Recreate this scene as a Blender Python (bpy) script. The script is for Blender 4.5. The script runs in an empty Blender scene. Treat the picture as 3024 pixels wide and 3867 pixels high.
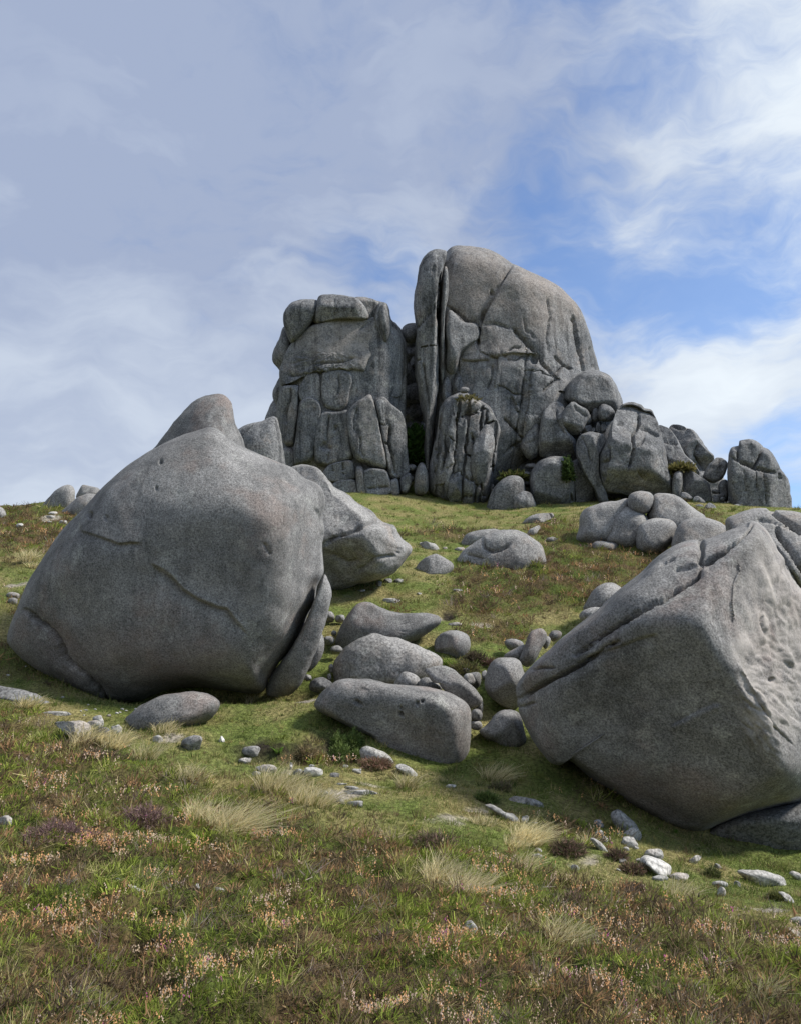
import bpy, math, random
import numpy as np

# ---------------------------------------------------------------- camera, sky, sun, exposure
W0, H0, F0 = 3024.0, 3867.0, 2912.0          # photograph size and focal length in its pixels
PITCH = math.radians(10.0)
CAM = np.array([0.0, 0.0, 1.6])
FWD = np.array([0.0, math.cos(PITCH), math.sin(PITCH)])
UP = np.array([0.0, -math.sin(PITCH), math.cos(PITCH)])
RIGHT = np.array([1.0, 0.0, 0.0])
SUN_AZ, SUN_EL = math.radians(96.0), math.radians(46.0)   # azimuth to the right of the view direction

scene = bpy.context.scene
col = scene.collection
cd = bpy.data.cameras.new('camera')
cd.sensor_fit = 'VERTICAL'
cd.angle = 2 * math.atan(H0 / 2 / F0)
cd.clip_start, cd.clip_end = 0.1, 9000
cam = bpy.data.objects.new('camera', cd)
cam.location = CAM
cam.rotation_euler = (math.pi / 2 + PITCH, 0, 0)
col.objects.link(cam)
scene.camera = cam

sd = bpy.data.lights.new('sun', 'SUN')
sd.energy, sd.angle, sd.color = 4.6, math.radians(9), (1.0, 0.95, 0.88)
sun = bpy.data.objects.new('sun', sd)
sun.rotation_euler = (math.pi / 2 - SUN_EL, 0, math.pi - SUN_AZ)
col.objects.link(sun)
scene.view_settings.view_transform = 'Standard'
scene.view_settings.look = 'None'
scene.view_settings.exposure = 0.30
scene.view_settings.gamma = 1.0
scene.render.film_transparent = False
scene.cycles.max_bounces = 5
scene.cycles.diffuse_bounces = 3
scene.cycles.use_denoising = True


class NT:
    """small helper to write node trees"""
    def __init__(s, tree):
        s.t, s.n, s.l = tree, tree.nodes, tree.links
        s.n.clear()

    def __call__(s, kind, ins=None, **props):
        nd = s.n.new(kind)
        for k, v in props.items():
            setattr(nd, k, v)
        for k, v in (ins or {}).items():
            sock = nd.inputs[k]
            if isinstance(v, bpy.types.NodeSocket):
                s.l.new(v, sock)
            else:
                sock.default_value = v
        return nd

    def math(s, op, a, b=0.0, clamp=False):
        return s('ShaderNodeMath', {0: a, 1: b}, operation=op, use_clamp=clamp).outputs[0]

    def vmath(s, op, a, b=(0, 0, 0)):
        nd = s('ShaderNodeVectorMath', {0: a, 1: b}, operation=op)
        return nd.outputs['Value'] if op in ('DOT_PRODUCT', 'LENGTH', 'DISTANCE') else nd.outputs[0]

    def scale(s, a, f):
        return s('ShaderNodeVectorMath', {0: a, 'Scale': f}, operation='SCALE').outputs[0]

    def ramp(s, v, lo, hi, a=0.0, b=1.0):
        return s('ShaderNodeMapRange', {'Value': v, 'From Min': lo, 'From Max': hi, 'To Min': a, 'To Max': b},
                 interpolation_type='SMOOTHSTEP').outputs[0]

    def mix(s, f, a, b, mode='MIX'):
        nd = s.n.new('ShaderNodeMix')
        nd.data_type, nd.blend_type = 'RGBA', mode
        for i, v in ((0, f), (6, a), (7, b)):
            if isinstance(v, bpy.types.NodeSocket):
                s.l.new(v, nd.inputs[i])
            elif i == 0:
                nd.inputs[0].default_value = v
            else:
                nd.inputs[i].default_value = (*v[:3], 1)
        return nd.outputs[2]

    def noise(s, vec, scale, detail=4.0, rough=0.55, dist=0.0):
        return s('ShaderNodeTexNoise', {'Vector': vec, 'Scale': scale, 'Detail': detail, 'Roughness': rough,
                                        'Distortion': dist}).outputs[0]


world = bpy.data.worlds.new('World')
scene.world = world
world.use_nodes = True
w = NT(world.node_tree)
SKY_STRENGTH = 0.15
sky = w('ShaderNodeTexSky', sky_type='NISHITA', sun_disc=False, sun_elevation=SUN_EL, sun_rotation=SUN_AZ,
        altitude=700.0, air_density=1.0, dust_density=0.2, ozone_density=2.5).outputs[0]
dirv = w('ShaderNodeTexCoord').outputs['Generated']
sep = w('ShaderNodeSeparateXYZ', {0: dirv})
# cloud veil: soft warped noise, thick on the left and broken into blue gaps on the right
warp = w('ShaderNodeTexNoise', {'Vector': dirv, 'Scale': 3.2, 'Detail': 4.0, 'Roughness': 0.6}).outputs[1]
wd = w.vmath('ADD', dirv, w.scale(w.vmath('SUBTRACT', warp, (.5, .5, .5)), 0.20))
sq = w('ShaderNodeMapping', {'Vector': wd, 'Rotation': (math.radians(20), math.radians(16), 0), 'Scale': (1.0, 1.0, 2.7)}).outputs[0]
big = w.noise(w.vmath('ADD', sq, (1.3, 2.2, 0.4)), 2.2, 3.0, 0.5)
fine = w.noise(w.vmath('ADD', sq, (4.0, 1.0, 0.0)), 5.0, 7.0, 0.56)
wisps = w.noise(w.vmath('ADD', sq, (9.0, 3.0, 0.0)), 13.0, 6.0, 0.6)


def lobe(x, y, r):
    """soft roundish piece of cloud (or of open sky) in one direction"""
    v = FWD + (x - 854) / 1645 * RIGHT + (1092 - y) / 1645 * UP
    v = v / np.linalg.norm(v)
    return w.ramp(w.vmath('DISTANCE', wd, tuple(v)), r * 1.5, 0.0)


dens = w.math('ADD', w.math('MULTIPLY', fine, 1.1), w.math('ADD', w.math('MULTIPLY', big, 0.5), w.math('MULTIPLY', wisps, 0.75)))
dens = w.math('ADD', dens, w.math('ADD', w.math('MULTIPLY', sep.outputs[0], -0.72), 0.03))
for x_, y_, r_, a_ in [(830, 600, .07, -.34), (1190, 480, .09, -.36), (1330, 580, .10, -.28), (1420, 690, .08, -.30), (1560, 650, .08, -.42), (1660, 540, .10, -.20), (1690, 930, .05, -.4), (560, 450, .10, -.08),
                       (1170, 50, .08, -.15), (1340, 430, .09, .25), (1560, 830, .17, .50), (1680, 160, .16, .25), (1480, 300, .12, .12), (1450, 180, .10, -.22), (1560, 440, .10, -.15), (1050, 380, .14, .12), (1640, 760, .08, .2)]:
    dens = w.math('ADD', dens, w.math('MULTIPLY', lobe(x_, y_, r_), a_))
cover = w.ramp(dens, 0.58, 1.30)
sdir = (math.sin(SUN_AZ) * math.cos(SUN_EL), math.cos(SUN_AZ) * math.cos(SUN_EL), math.sin(SUN_EL))
toward = w.ramp(w.vmath('DOT_PRODUCT', dirv, sdir), 0.0, 1.0)
bright = w.math('ADD', w.math('MULTIPLY', toward, 0.70), w.math('MULTIPLY', w.ramp(fine, 0.34, 0.70), 0.30))
bright = w.math('ADD', bright, w.math('MULTIPLY', w.ramp(sep.outputs[2], 0.70, 0.10), 0.30))
for x_, y_, r_, a_ in [(1720, 170, .16, .25), (1340, 430, .09, .20), (1580, 830, .14, .35), (250, 620, .30, .10), (60, 60, .30, -.22), (560, 420, .16, -.16), (880, 150, .20, -.30), (1200, 60, .14, -.25), (1180, 330, .16, -.12)]:
    bright = w.math('ADD', bright, w.math('MULTIPLY', lobe(x_, y_, r_), a_))
ccol = w.mix(w.math('ADD', bright, -0.12, clamp=True), (0.310, 0.368, 0.505), (0.72, 0.78, 0.83))
ccol10 = w.scale(ccol, 1.0 / SKY_STRENGTH)
blue = w.mix(1.0, sky, (0.74, 0.88, 1.04), 'MULTIPLY')
final = w.mix(w.math('ADD', w.math('MULTIPLY', cover, 0.80), 0.18), blue, ccol10)
bg = w('ShaderNodeBackground', {'Color': final, 'Strength': SKY_STRENGTH})
w('ShaderNodeOutputWorld', {'Surface': bg.outputs[0]})
world.cycles.sampling_method = 'MANUAL'
world.cycles.sample_map_resolution = 512

# ---------------------------------------------------------------- numeric helpers
rng = np.random.default_rng(7)
_perm = np.random.default_rng(3).permutation(256).astype(np.int32)
_perm = np.concatenate([_perm, _perm, _perm])
_grad = np.random.default_rng(5).normal(size=(256, 3)).astype(np.float32)
_grad /= np.linalg.norm(_grad, axis=1, keepdims=True)


def pnoise(P):
    P = np.asarray(P, np.float32)
    i = np.floor(P).astype(np.int32)
    f = P - i
    i &= 255
    u = f * f * f * (f * (f * 6 - 15) + 10)
    out = np.zeros(len(P), np.float32)
    for dx in (0, 1):
        wx = u[:, 0] if dx else 1 - u[:, 0]
        a = _perm[i[:, 0] + dx]
        for dy in (0, 1):
            wy = u[:, 1] if dy else 1 - u[:, 1]
            b = _perm[a + i[:, 1] + dy]
            for dzz in (0, 1):
                wz = u[:, 2] if dzz else 1 - u[:, 2]
                g = _grad[_perm[b + i[:, 2] + dzz]]
                d = g[:, 0] * (f[:, 0] - dx) + g[:, 1] * (f[:, 1] - dy) + g[:, 2] * (f[:, 2] - dzz)
                out += wx * wy * wz * d
    return out * 1.4


def fbm(P, oct=4, gain=0.5):
    s, a = 0.0, 1.0
    P = np.asarray(P, np.float32)
    for o in range(oct):
        s = s + a * pnoise(P * (2.0 ** o) + 17.3 * o)
        a *= gain
    return s


def unproject(px, py, d):
    """photo pixel + distance along the view axis -> place in the world"""
    px, py, d = np.broadcast_arrays(np.asarray(px, float), np.asarray(py, float), np.asarray(d, float))
    return (CAM + d[..., None] * (FWD + ((px - W0 / 2) / F0)[..., None] * RIGHT + ((H0 / 2 - py) / F0)[..., None] * UP))


def project(P):
    q = np.asarray(P) - CAM
    d = np.maximum(q @ FWD, 0.05)
    return W0 / 2 + F0 * (q @ RIGHT) / d, H0 / 2 - F0 * (q @ UP) / d


def sstep(a, b, x):
    t = np.clip((x - a) / (b - a), 0, 1)
    return t * t * (3 - 2 * t)


def smin(a, b, k):
    h = np.maximum(k - np.abs(a - b), 0) / k
    return np.minimum(a, b) - h * h * k * 0.25


def catmull(pts, per=24):
    p = np.asarray(pts, float)
    n = len(p)
    t = np.linspace(0, 1, per, endpoint=False)[:, None]
    out = []
    for i in range(n):
        a, b, c, d = p[i - 1], p[i], p[(i + 1) % n], p[(i + 2) % n]
        out.append(0.5 * (2 * b + (c - a) * t + (2 * a - 5 * b + 4 * c - d) * t ** 2 + (3 * b - a - 3 * c + d) * t ** 3))
    return np.concatenate(out)


def resample(c, n):
    e = np.linalg.norm(np.roll(c, -1, 0) - c, axis=1)
    s = np.concatenate([[0], np.cumsum(e)])
    t = np.linspace(0, s[-1], n, endpoint=False)
    cc = np.vstack([c, c[:1]])
    return np.stack([np.interp(t, s, cc[:, 0]), np.interp(t, s, cc[:, 1])], 1)


def poly_dist(X, Y, line):
    """distance to a polyline, side sign and position along it (0..1)"""
    best = np.full(X.shape, 1e9)
    sign = np.zeros(X.shape)
    along = np.zeros(X.shape)
    L = np.asarray(line, float)
    seg = np.linalg.norm(L[1:] - L[:-1], axis=1)
    tot = seg.sum()
    acc = 0.0
    for a, b, sl in zip(L[:-1], L[1:], seg):
        ab = b - a
        t = np.clip(((X - a[0]) * ab[0] + (Y - a[1]) * ab[1]) / max(sl * sl, 1e-9), 0, 1)
        dx, dy = X - a[0] - t * ab[0], Y - a[1] - t * ab[1]
        d = np.hypot(dx, dy)
        m = d < best
        best = np.where(m, d, best)
        sign = np.where(m, np.sign(ab[0] * dy - ab[1] * dx), sign)
        along = np.where(m, (acc + t * sl) / tot, along)
        acc += sl
    return best, sign, along


# ---------------------------------------------------------------- materials
MATS = {}


def rock_material(name, dark, light, warm, speck=26.0, streak=0.0, flecks=0.5, lichen=0.3, bump=0.5):
    m = bpy.data.materials.new(name)
    m.use_nodes = True
    n = NT(m.node_tree)
    obj = n('ShaderNodeTexCoord').outputs['Object']
    rnd = n('ShaderNodeObjectInfo').outputs['Random']
    off = n('ShaderNodeCombineXYZ', {0: n.math('MULTIPLY', rnd, 37.0), 1: n.math('MULTIPLY', rnd, 91.0), 2: rnd}).outputs[0]
    v = n.vmath('ADD', obj, off)
    large = n.noise(v, 0.55, 4.0, 0.6)
    medium = n.noise(v, 3.0, 5.0, 0.62)
    grain = n.noise(v, speck, 3.0, 0.7)
    grain2 = n.noise(n.vmath('ADD', v, (5, 5, 5)), speck * 0.42, 3.0, 0.7)
    tone = n.math('ADD', n.math('MULTIPLY', n.ramp(large, 0.36, 0.64), 0.60), n.math('MULTIPLY', n.ramp(medium, 0.3, 0.7), 0.40))
    c = n.mix(tone, dark, light)
    wm = n.noise(n.vmath('ADD', v, (9, 2, 4)), 0.9, 4.0, 0.65)
    c = n.mix(n.ramp(wm, 0.50, 0.72, 0.0, 0.75), c, warm)
    if streak:
        sv = n('ShaderNodeMapping', {'Vector': v, 'Scale': (1.5, 1.5, 0.14)}).outputs[0]
        s1 = n.noise(sv, 1.1, 5.0, 0.65, 0.3)
        c = n.mix(n.ramp(s1, 0.50, 0.66, 0.0, streak), c, tuple(x * 0.45 for x in dark))
        s2 = n.noise(n.vmath('ADD', sv, (4, 8, 1)), 1.4, 5.0, 0.65, 0.3)
        c = n.mix(n.ramp(s2, 0.54, 0.70, 0.0, streak * 0.8), c, tuple(min(1, x * 1.5) for x in light))
    lic = n.noise(n.vmath('ADD', v, (2, 7, 1)), 1.7, 6.0, 0.72)
    c = n.mix(n.ramp(lic, 0.54, 0.68, 0.0, lichen), c, (0.34, 0.34, 0.31))
    k = n.math('ADD', n.math('MULTIPLY', n.ramp(grain, 0.30, 0.70), 0.82), n.math('MULTIPLY', n.ramp(grain2, 0.3, 0.7), 0.22))
    kk = n.math('ADD', n.math('MULTIPLY', k, 1.15), 0.40)
    kc = n('ShaderNodeCombineXYZ', {0: kk, 1: kk, 2: kk}).outputs[0]
    c = n.mix(1.0, c, kc, 'MULTIPLY')
    fl = n.noise(n.vmath('ADD', v, (1, 3, 8)), speck * 0.8, 2.0, 0.6)
    c = n.mix(n.ramp(fl, 0.63, 0.72, 0.0, flecks), c, (0.52, 0.50, 0.47))
    tn = n('ShaderNodeSeparateColor', {0: n('ShaderNodeAttribute', attribute_name='mineral_sun').outputs['Color']})
    c = n.mix(n.math('MULTIPLY', tn.outputs[0], n.ramp(medium, 0.3, 0.6), clamp=True), c, (0.46, 0.425, 0.38))
    c = n.mix(n.math('MULTIPLY', tn.outputs[1], n.ramp(wm, 0.25, 0.6, 0.35, 1.0), clamp=True), c, n.mix(k, tuple(x * .55 for x in warm), tuple(x * 1.5 for x in warm)))
    h = n.math('ADD', n.math('MULTIPLY', grain, 0.35), n.math('ADD', n.math('MULTIPLY', medium, 0.8), n.math('MULTIPLY', grain2, 0.5)))
    b = n('ShaderNodeBump', {'Height': h, 'Strength': bump, 'Distance': 0.9 / speck}).outputs[0]
    p = n('ShaderNodeBsdfPrincipled', {'Base Color': c, 'Roughness': 0.92, 'Normal': b})
    p.inputs['Specular IOR Level'].default_value = 0.18
    n('ShaderNodeOutputMaterial', {'Surface': p.outputs[0]})
    MATS[name] = m
    return m


GREY_D, GREY_L = (0.122, 0.120, 0.116), (0.242, 0.236, 0.225)
rock_material('granite_near', GREY_D, GREY_L, (0.205, 0.166, 0.146), 36, 0.38, 0.32, 0.5, 0.5)
rock_material('granite_mid', (0.165, 0.161, 0.154), (0.268, 0.260, 0.246), (0.25, 0.215, 0.185), 22, 0.35, 0.3, 0.5, 0.5)
rock_material('granite_far', (0.108, 0.111, 0.115), (0.205, 0.204, 0.200), (0.235, 0.205, 0.180), 12, 0.85, 0.15, 0.45, 0.5)
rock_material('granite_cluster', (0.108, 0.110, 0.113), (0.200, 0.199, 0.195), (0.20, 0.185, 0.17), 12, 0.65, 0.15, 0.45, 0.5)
rock_material('granite_pale', (0.235, 0.228, 0.212), (0.36, 0.348, 0.322), (0.36, 0.30, 0.245), 30, 0.0, 0.5, 0.3)
rock_material('granite_white', (0.34, 0.33, 0.305), (0.50, 0.485, 0.45), (0.47, 0.41, 0.335), 18, 0.0, 0.3, 0.2)
rock_material('granite_damp_shade', (0.085, 0.085, 0.085), (0.13, 0.13, 0.127), (0.13, 0.11, 0.095), 24, 0.1, 0.3, 0.1)  # also used as painted shade on the rock under the right boulder


def colour_material(name, attr='shade', rough=0.8, trans=0.0, noise=0.0):
    m = bpy.data.materials.new(name)
    m.use_nodes = True
    n = NT(m.node_tree)
    c = n('ShaderNodeAttribute', attribute_name=attr).outputs['Color']
    if noise:
        geo = n('ShaderNodeNewGeometry').outputs['Position']
        g = n.ramp(n.noise(geo, noise, 5.0, 0.7), 0.3, 0.7, 0.40, 1.6)
        c = n.mix(1.0, c, n('ShaderNodeCombineXYZ', {0: g, 1: g, 2: g}).outputs[0], 'MULTIPLY')
    p = n('ShaderNodeBsdfPrincipled', {'Base Color': c, 'Roughness': rough})
    p.inputs['Specular IOR Level'].default_value = 0.12
    out = p.outputs[0]
    if noise:
        b = n('ShaderNodeBump', {'Height': n.noise(geo, noise * 0.7, 5.0, 0.7), 'Strength': 1.0, 'Distance': 0.08}).outputs[0]
        n.l.new(b, p.inputs['Normal'])
    if trans:
        t = n('ShaderNodeBsdfTranslucent', {'Color': c}).outputs[0]
        out = n('ShaderNodeMixShader', {0: trans, 1: out, 2: t}).outputs[0]
    n('ShaderNodeOutputMaterial', {'Surface': out})
    MATS[name] = m
    return m


colour_material('ground_cover', noise=16.0, rough=0.95)
colour_material('leaf', trans=0.3, rough=0.75)
colour_material('straw', trans=0.45, rough=0.7)


# ---------------------------------------------------------------- object helpers
def mesh_from(name, V, Fq, mat, shade=None, smooth=True):
    """vertices (n,3), faces (m,k) with k = 3 or 4, optional colour per vertex"""
    me = bpy.data.meshes.new(name)
    V = np.ascontiguousarray(V, np.float32)
    Fq = np.ascontiguousarray(Fq, np.int32)
    k = Fq.shape[1]
    me.vertices.add(len(V))
    me.vertices.foreach_set('co', V.ravel())
    me.loops.add(Fq.size)
    me.loops.foreach_set('vertex_index', Fq.ravel())
    me.polygons.add(len(Fq))
    me.polygons.foreach_set('loop_start', np.arange(0, Fq.size, k, dtype=np.int32))
    me.polygons.foreach_set('use_smooth', np.full(len(Fq), smooth, bool))
    me.update(calc_edges=True)
    if shade is not None:
        at = me.attributes.new('shade', 'FLOAT_COLOR', 'POINT')
        c4 = np.ones((len(V), 4), np.float32)
        c4[:, :3] = shade
        at.data.foreach_set('color', c4.ravel())
    me.materials.append(MATS[mat] if isinstance(mat, str) else mat)
    return me


def add(name, me, loc=(0, 0, 0), parent=None, label=None, cat=None, group=None, kind=None):
    o = bpy.data.objects.new(name, me)
    o.location = loc
    if parent is not None:
        o.parent = parent
        o.location = np.asarray(loc) - np.asarray(parent.location)
    col.objects.link(o)
    for k, v in (('label', label), ('category', cat), ('group', group), ('kind', kind)):
        if v:
            o[k] = v
    return o


def empty(name, loc, label, cat, group=None):
    o = add(name, None, loc, None, label, cat, group)
    o.empty_display_size = 0.3
    return o


# ---------------------------------------------------------------- terrain
SC = W0 / 1708.0        # the layout notes below are in a 1708 px wide view of the place
GROUND = [
    # (x, y, distance): points of bare ground
    (-400, 2184, 4.0), (0, 2184, 3.8), (850, 2184, 3.8), (1708, 2184, 4.2), (2100, 2184, 4.5),
    (0, 2000, 5.0), (850, 2000, 5.15), (1708, 2000, 6.1), (2100, 2000, 6.6),
    (-300, 1880, 6.2), (0, 1880, 6.2), (500, 1880, 6.4), (1000, 1880, 6.9), (1400, 1880, 7.9), (1708, 1885, 9.6),
    (0, 1770, 7.7), (500, 1770, 8.0), (900, 1770, 8.7), (1250, 1770, 10.0), (1480, 1790, 11.3), (1708, 1842, 11.0), (2050, 1862, 11.0),
    (-300, 1680, 9.2), (0, 1680, 9.3), (400, 1680, 9.7), (800, 1680, 10.6), (1100, 1680, 11.6), (1250, 1690, 11.9),
    (0, 1600, 10.9), (300, 1600, 11.4), (560, 1630, 11.2), (640, 1625, 11.4), (800, 1600, 12.6), (1000, 1640, 12.6), (1130, 1605, 13.2),
    (0, 1540, 12.3), (250, 1550, 12.9), (480, 1540, 13.2), (590, 1570, 12.6), (650, 1510, 14.0),
    (-300, 1490, 13.8), (0, 1490, 13.7), (250, 1495, 14.5), (450, 1495, 14.7), (620, 1485, 14.9), (1040, 1540, 14.6),
    (690, 1460, 15.7), (700, 1400, 17.6), (0, 1400, 16.5), (1020, 1410, 17.2), (1070, 1400, 17.5),
    (-300, 1310, 19.5), (0, 1310, 19.2), (705, 1320, 20.0), (960, 1310, 20.6), (1100, 1310, 20.8), (1240, 1320, 20.2),
    (0, 1250, 21.8), (760, 1255, 22.8), (900, 1250, 23.2), (1100, 1250, 23.6), (1260, 1250, 23.2),
    (0, 1190, 25.5), (900, 1190, 27.0), (1100, 1195, 27.0), (1330, 1190, 27.2),
    (-400, 1150, 30), (0, 1140, 30.0), (900, 1140, 32.0), (1230, 1150, 30.0),
    (0, 1100, 37.0), (140, 1120, 34.0), (900, 1100, 38.0), (1150, 1100, 37.0),
    (0, 1081, 42.0), (130, 1068, 43.5), (860, 1062, 42.5), (1000, 1085, 42.0), (1200, 1083, 40.5), (1320, 1074, 41.0), (1430, 1068, 41.0), (1540, 1076, 40.0), (1650, 1088, 38.0),
    (2000, 1110, 36.0), (-400, 1090, 42.0), (920, 1044, 46.0), (900, 1020, 49.0),
]
_g = np.array(GROUND, float)
_gp = unproject(_g[:, 0] * SC, _g[:, 1] * SC, _g[:, 2])
_extra = [(-3, 0, 0.0), (0, 0, 0.0), (3, 0, -0.1), (-3, 2, -0.05), (3.5, 2, -0.2), (0, 2, -0.1), (0, -6, -0.4), (-8, -4, 0.3), (8, -4, -1.4),
          (-14, 6, 1.0), (12, 5, -1.9), (-18, 14, 2.6), (16, 12, -1.2), (-28, 30, 6.5), (26, 24, 2.5), (32, 38, 6.0),
          (0, 62, 9.5), (-20, 60, 8.8), (-36, 52, 7.6), (22, 60, 9.0), (40, 56, 5.0),
          (0, 85, 4.0), (-50, 80, 0.0), (50, 80, -2.0), (-60, 30, 2.0), (60, 25, -6.0), (0, -40, -6.0), (50, -30, -14), (-50, -30, -3), (0, 120, -9), (-100, 60, -12), (100, 60, -20)]
_gp = np.vstack([_gp, np.array(_extra, float)])


def _tps(r2):
    return 0.5 * r2 * np.log(r2 + 1e-9)


_n = len(_gp)
_A = np.zeros((_n + 3, _n + 3))
_r2 = ((_gp[:, None, :2] - _gp[None, :, :2]) ** 2).sum(-1)
_A[:_n, :_n] = _tps(_r2) + np.eye(_n) * 0.15
_A[:_n, _n:] = np.c_[np.ones(_n), _gp[:, :2]]
_A[_n:, :_n] = _A[:_n, _n:].T
_w = np.linalg.solve(_A, np.concatenate([_gp[:, 2], np.zeros(3)]))


def base_height(x, y):
    x, y = np.atleast_1d(x).astype(float), np.atleast_1d(y).astype(float)
    out = np.empty(x.shape)
    fx, fy, fo = x.ravel(), y.ravel(), out.ravel()
    for i in range(0, fx.size, 20000):
        a, b = fx[i:i + 20000], fy[i:i + 20000]
        r2 = (a[:, None] - _gp[None, :, 0]) ** 2 + (b[:, None] - _gp[None, :, 1]) ** 2
        fo[i:i + 20000] = _tps(r2) @ _w[:_n] + _w[_n] + _w[_n + 1] * a + _w[_n + 2] * b
    out = fo.reshape(x.shape)
    r = np.hypot(x, y - 20)
    far = -25 - 0.03 * np.clip(r, 0, 1500) + 22 * np.sin(x * 0.004 + 1) * np.cos(y * 0.0036)
    t = sstep(70, 130, r)
    return np.where(t > 0, out * (1 - t) + far * t, out) if np.any(t > 0) else out


def blob(X, Y, lst):
    """soft union of ellipses given in layout units (cx, cy, rx, ry, weight)"""
    s = np.zeros(X.shape)
    for cx, cy, rx, ry, wt in lst:
        e = ((X / SC - cx) / rx) ** 2 + ((Y / SC - cy) / ry) ** 2
        s = np.maximum(s, wt * sstep(1.35, 0.55, np.sqrt(e)))
    return s


HEATH_EDGE = np.array([(-600, 1440), (0, 1500), (120, 1545), (250, 1605), (380, 1640), (520, 1690), (700, 1745), (860, 1775), (1050, 1815), (1200, 1850),
                       (1350, 1890), (1500, 1925), (1708, 1975), (2300, 2080)], float)
HEATH = [(1180, 1230, 200, 75, 1), (1010, 1280, 90, 45, .9), (1300, 1190, 120, 45, .9), (1180, 1130, 60, 22, .8), (980, 1140, 130, 14, .75), (60, 1120, 130, 60, 1),
         (860, 1290, 60, 12, .4), (1060, 1340, 80, 30, .8), (1340, 1170, 120, 25, .9), (50, 1205, 60, 10, .6), (1180, 1765, 60, 25, .7), (1280, 1790, 70, 22, .7),
         (1000, 1350, 50, 20, .6), (60, 1290, 70, 26, .55), (20, 1400, 60, 40, .35), (130, 1440, 90, 30, .4), (640, 1590, 60, 20, .6), (720, 1610, 40, 25, .5), (1300, 1700, 90, 25, .45),
         (1480, 1110, 70, 30, .7)]
DRY = [(215, 1580, 75, 14, 1), (330, 1555, 40, 8, .6), (600, 1690, 110, 36, 1), (440, 1655, 60, 12, .6), (960, 1690, 110, 24, .45), (1090, 1745, 70, 22, .7), (70, 1190, 55, 15, .6),
       (890, 1070, 70, 12, .3), (960, 1730, 70, 30, .6)]
SANDY = [(735, 1688, 70, 9, 1), (955, 1755, 60, 14, .55), (660, 1486, 24, 10, 1), (1010, 1722, 40, 8, .55), (640, 1640, 50, 8, .6), (375, 1572, 30, 10, .7), (1240, 1830, 45, 8, .55),
         (1640, 1935, 40, 10, .8), (1690, 1985, 30, 9, .9), (40, 1245, 40, 4, .8), (930, 1320, 22, 4, 1), (760, 1270, 30, 4, .3), (790, 1665, 40, 7, .6), (1560, 1990, 40, 8, .4),
         (110, 1105, 26, 7, .7), (1030, 1330, 40, 5, .6)]
PEAT = [(560, 1585, 30, 7, 1), (700, 1575, 40, 8, .8), (955, 1313, 16, 9, 1), (70, 1270, 40, 8, .8), (990, 1395, 22, 14, .8), (500, 1600, 24, 6, .7)]


def zones(x, y, z):
    """what grows where: weights of heath, dry grass, bare sand, peat (fixed to places on the hill)"""
    P = np.stack([x, y, z], -1)
    X, Y = project(P)
    q = np.stack([x, y, np.zeros_like(x)], -1)
    n1 = fbm(q * 0.55 + 3.7, 3) * 34 * SC
    n2 = fbm(q * 0.55 + 31.1, 3) * 22 * SC
    near = sstep(40, 10, np.hypot(x, y))
    Xn, Yn = X + n1 * (0.4 + 0.6 * near), Y + n2 * (0.3 + 0.7 * near)
    edge = np.interp(Xn / SC, HEATH_EDGE[:, 0], HEATH_EDGE[:, 1])
    h = sstep(-22, 40, Yn / SC - edge)
    h = np.where(y < 2.5, 1.0, h)
    seen = (y > 1) & (np.abs(X - W0 / 2) < W0 * 0.62)
    h = np.where(seen, np.maximum(h, blob(Xn, Yn, HEATH)), np.maximum(h, sstep(-0.1, 0.3, fbm(q * 0.09, 2))))
    dry = np.where(seen, blob(Xn, Yn, DRY), 0)
    sand = np.where(seen, blob(X + n1 * .35, Y + n2 * .25, SANDY), 0)
    peat = np.where(seen, blob(X + n1 * .3, Y + n2 * .2, PEAT), 0)
    return h, dry, sand, peat


C_TURF = np.array([0.125, 0.155, 0.040])
C_TURF2 = np.array([0.230, 0.200, 0.085])
C_HEATH_G = np.array([0.070, 0.090, 0.020])
C_HEATH_B = np.array([0.105, 0.068, 0.034])
C_DRY = np.array([0.36, 0.29, 0.13])
C_SAND = np.array([0.31, 0.275, 0.22])
C_PEAT = np.array([0.030, 0.024, 0.018])


def lerp(a, b, t):
    return a + (b - a) * np.asarray(t)[..., None]


def ground_colour(x, y, h, dry, sand, peat):
    q = np.stack([x, y, np.zeros_like(x)], -1)
    t = sstep(-0.35, 0.45, fbm(q * 0.7 + 5, 4))
    c = lerp(C_TURF[None], C_TURF2[None], t)
    hb = sstep(-0.25, 0.35, fbm(q * 1.1 + 50, 4))
    hc = lerp(C_HEATH_G[None], C_HEATH_B[None], hb)
    c = lerp(c, hc, h)
    c = lerp(c, np.broadcast_to(C_DRY * 0.6, c.shape), dry * 0.6)
    c = lerp(c, np.broadcast_to(C_SAND, c.shape), sstep(0.35, 0.7, sand + 0.25 * fbm(q * 4 + 9, 2)))
    c = lerp(c, np.broadcast_to(C_PEAT, c.shape), peat)
    return c, hb


# fan-shaped sheet round the photographer: fine ahead, coarse behind, out to the horizon
aF = np.radians(np.linspace(-46, 46, 330))
aB = np.radians(np.linspace(46, 314, 70)[1:-1])
ANG = np.concatenate([aF, aB])
RAD = np.concatenate([np.geomspace(0.4, 2.2, 10)[:-1], np.geomspace(2.2, 62, 400)[:-1], np.geomspace(62, 5000, 46)])
NA, NR = len(ANG), len(RAD)
AA, RR = np.meshgrid(ANG, RAD)
GX, GY = RR * np.sin(AA), RR * np.cos(AA)
GZ0 = base_height(GX, GY)
fl = lambda a: a.ravel()
zh, zd, zs, zp = zones(fl(GX), fl(GY), fl(GZ0))
Q = np.stack([fl(GX), fl(GY), np.zeros(GX.size)], -1)
rad = np.hypot(Q[:, 0], Q[:, 1])
lump = np.maximum(fbm(Q * 2.3 + 2, 3), -0.35) * 0.12 + np.abs(pnoise(Q * 6.0 + 8)) * 0.06 - 0.02
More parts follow.
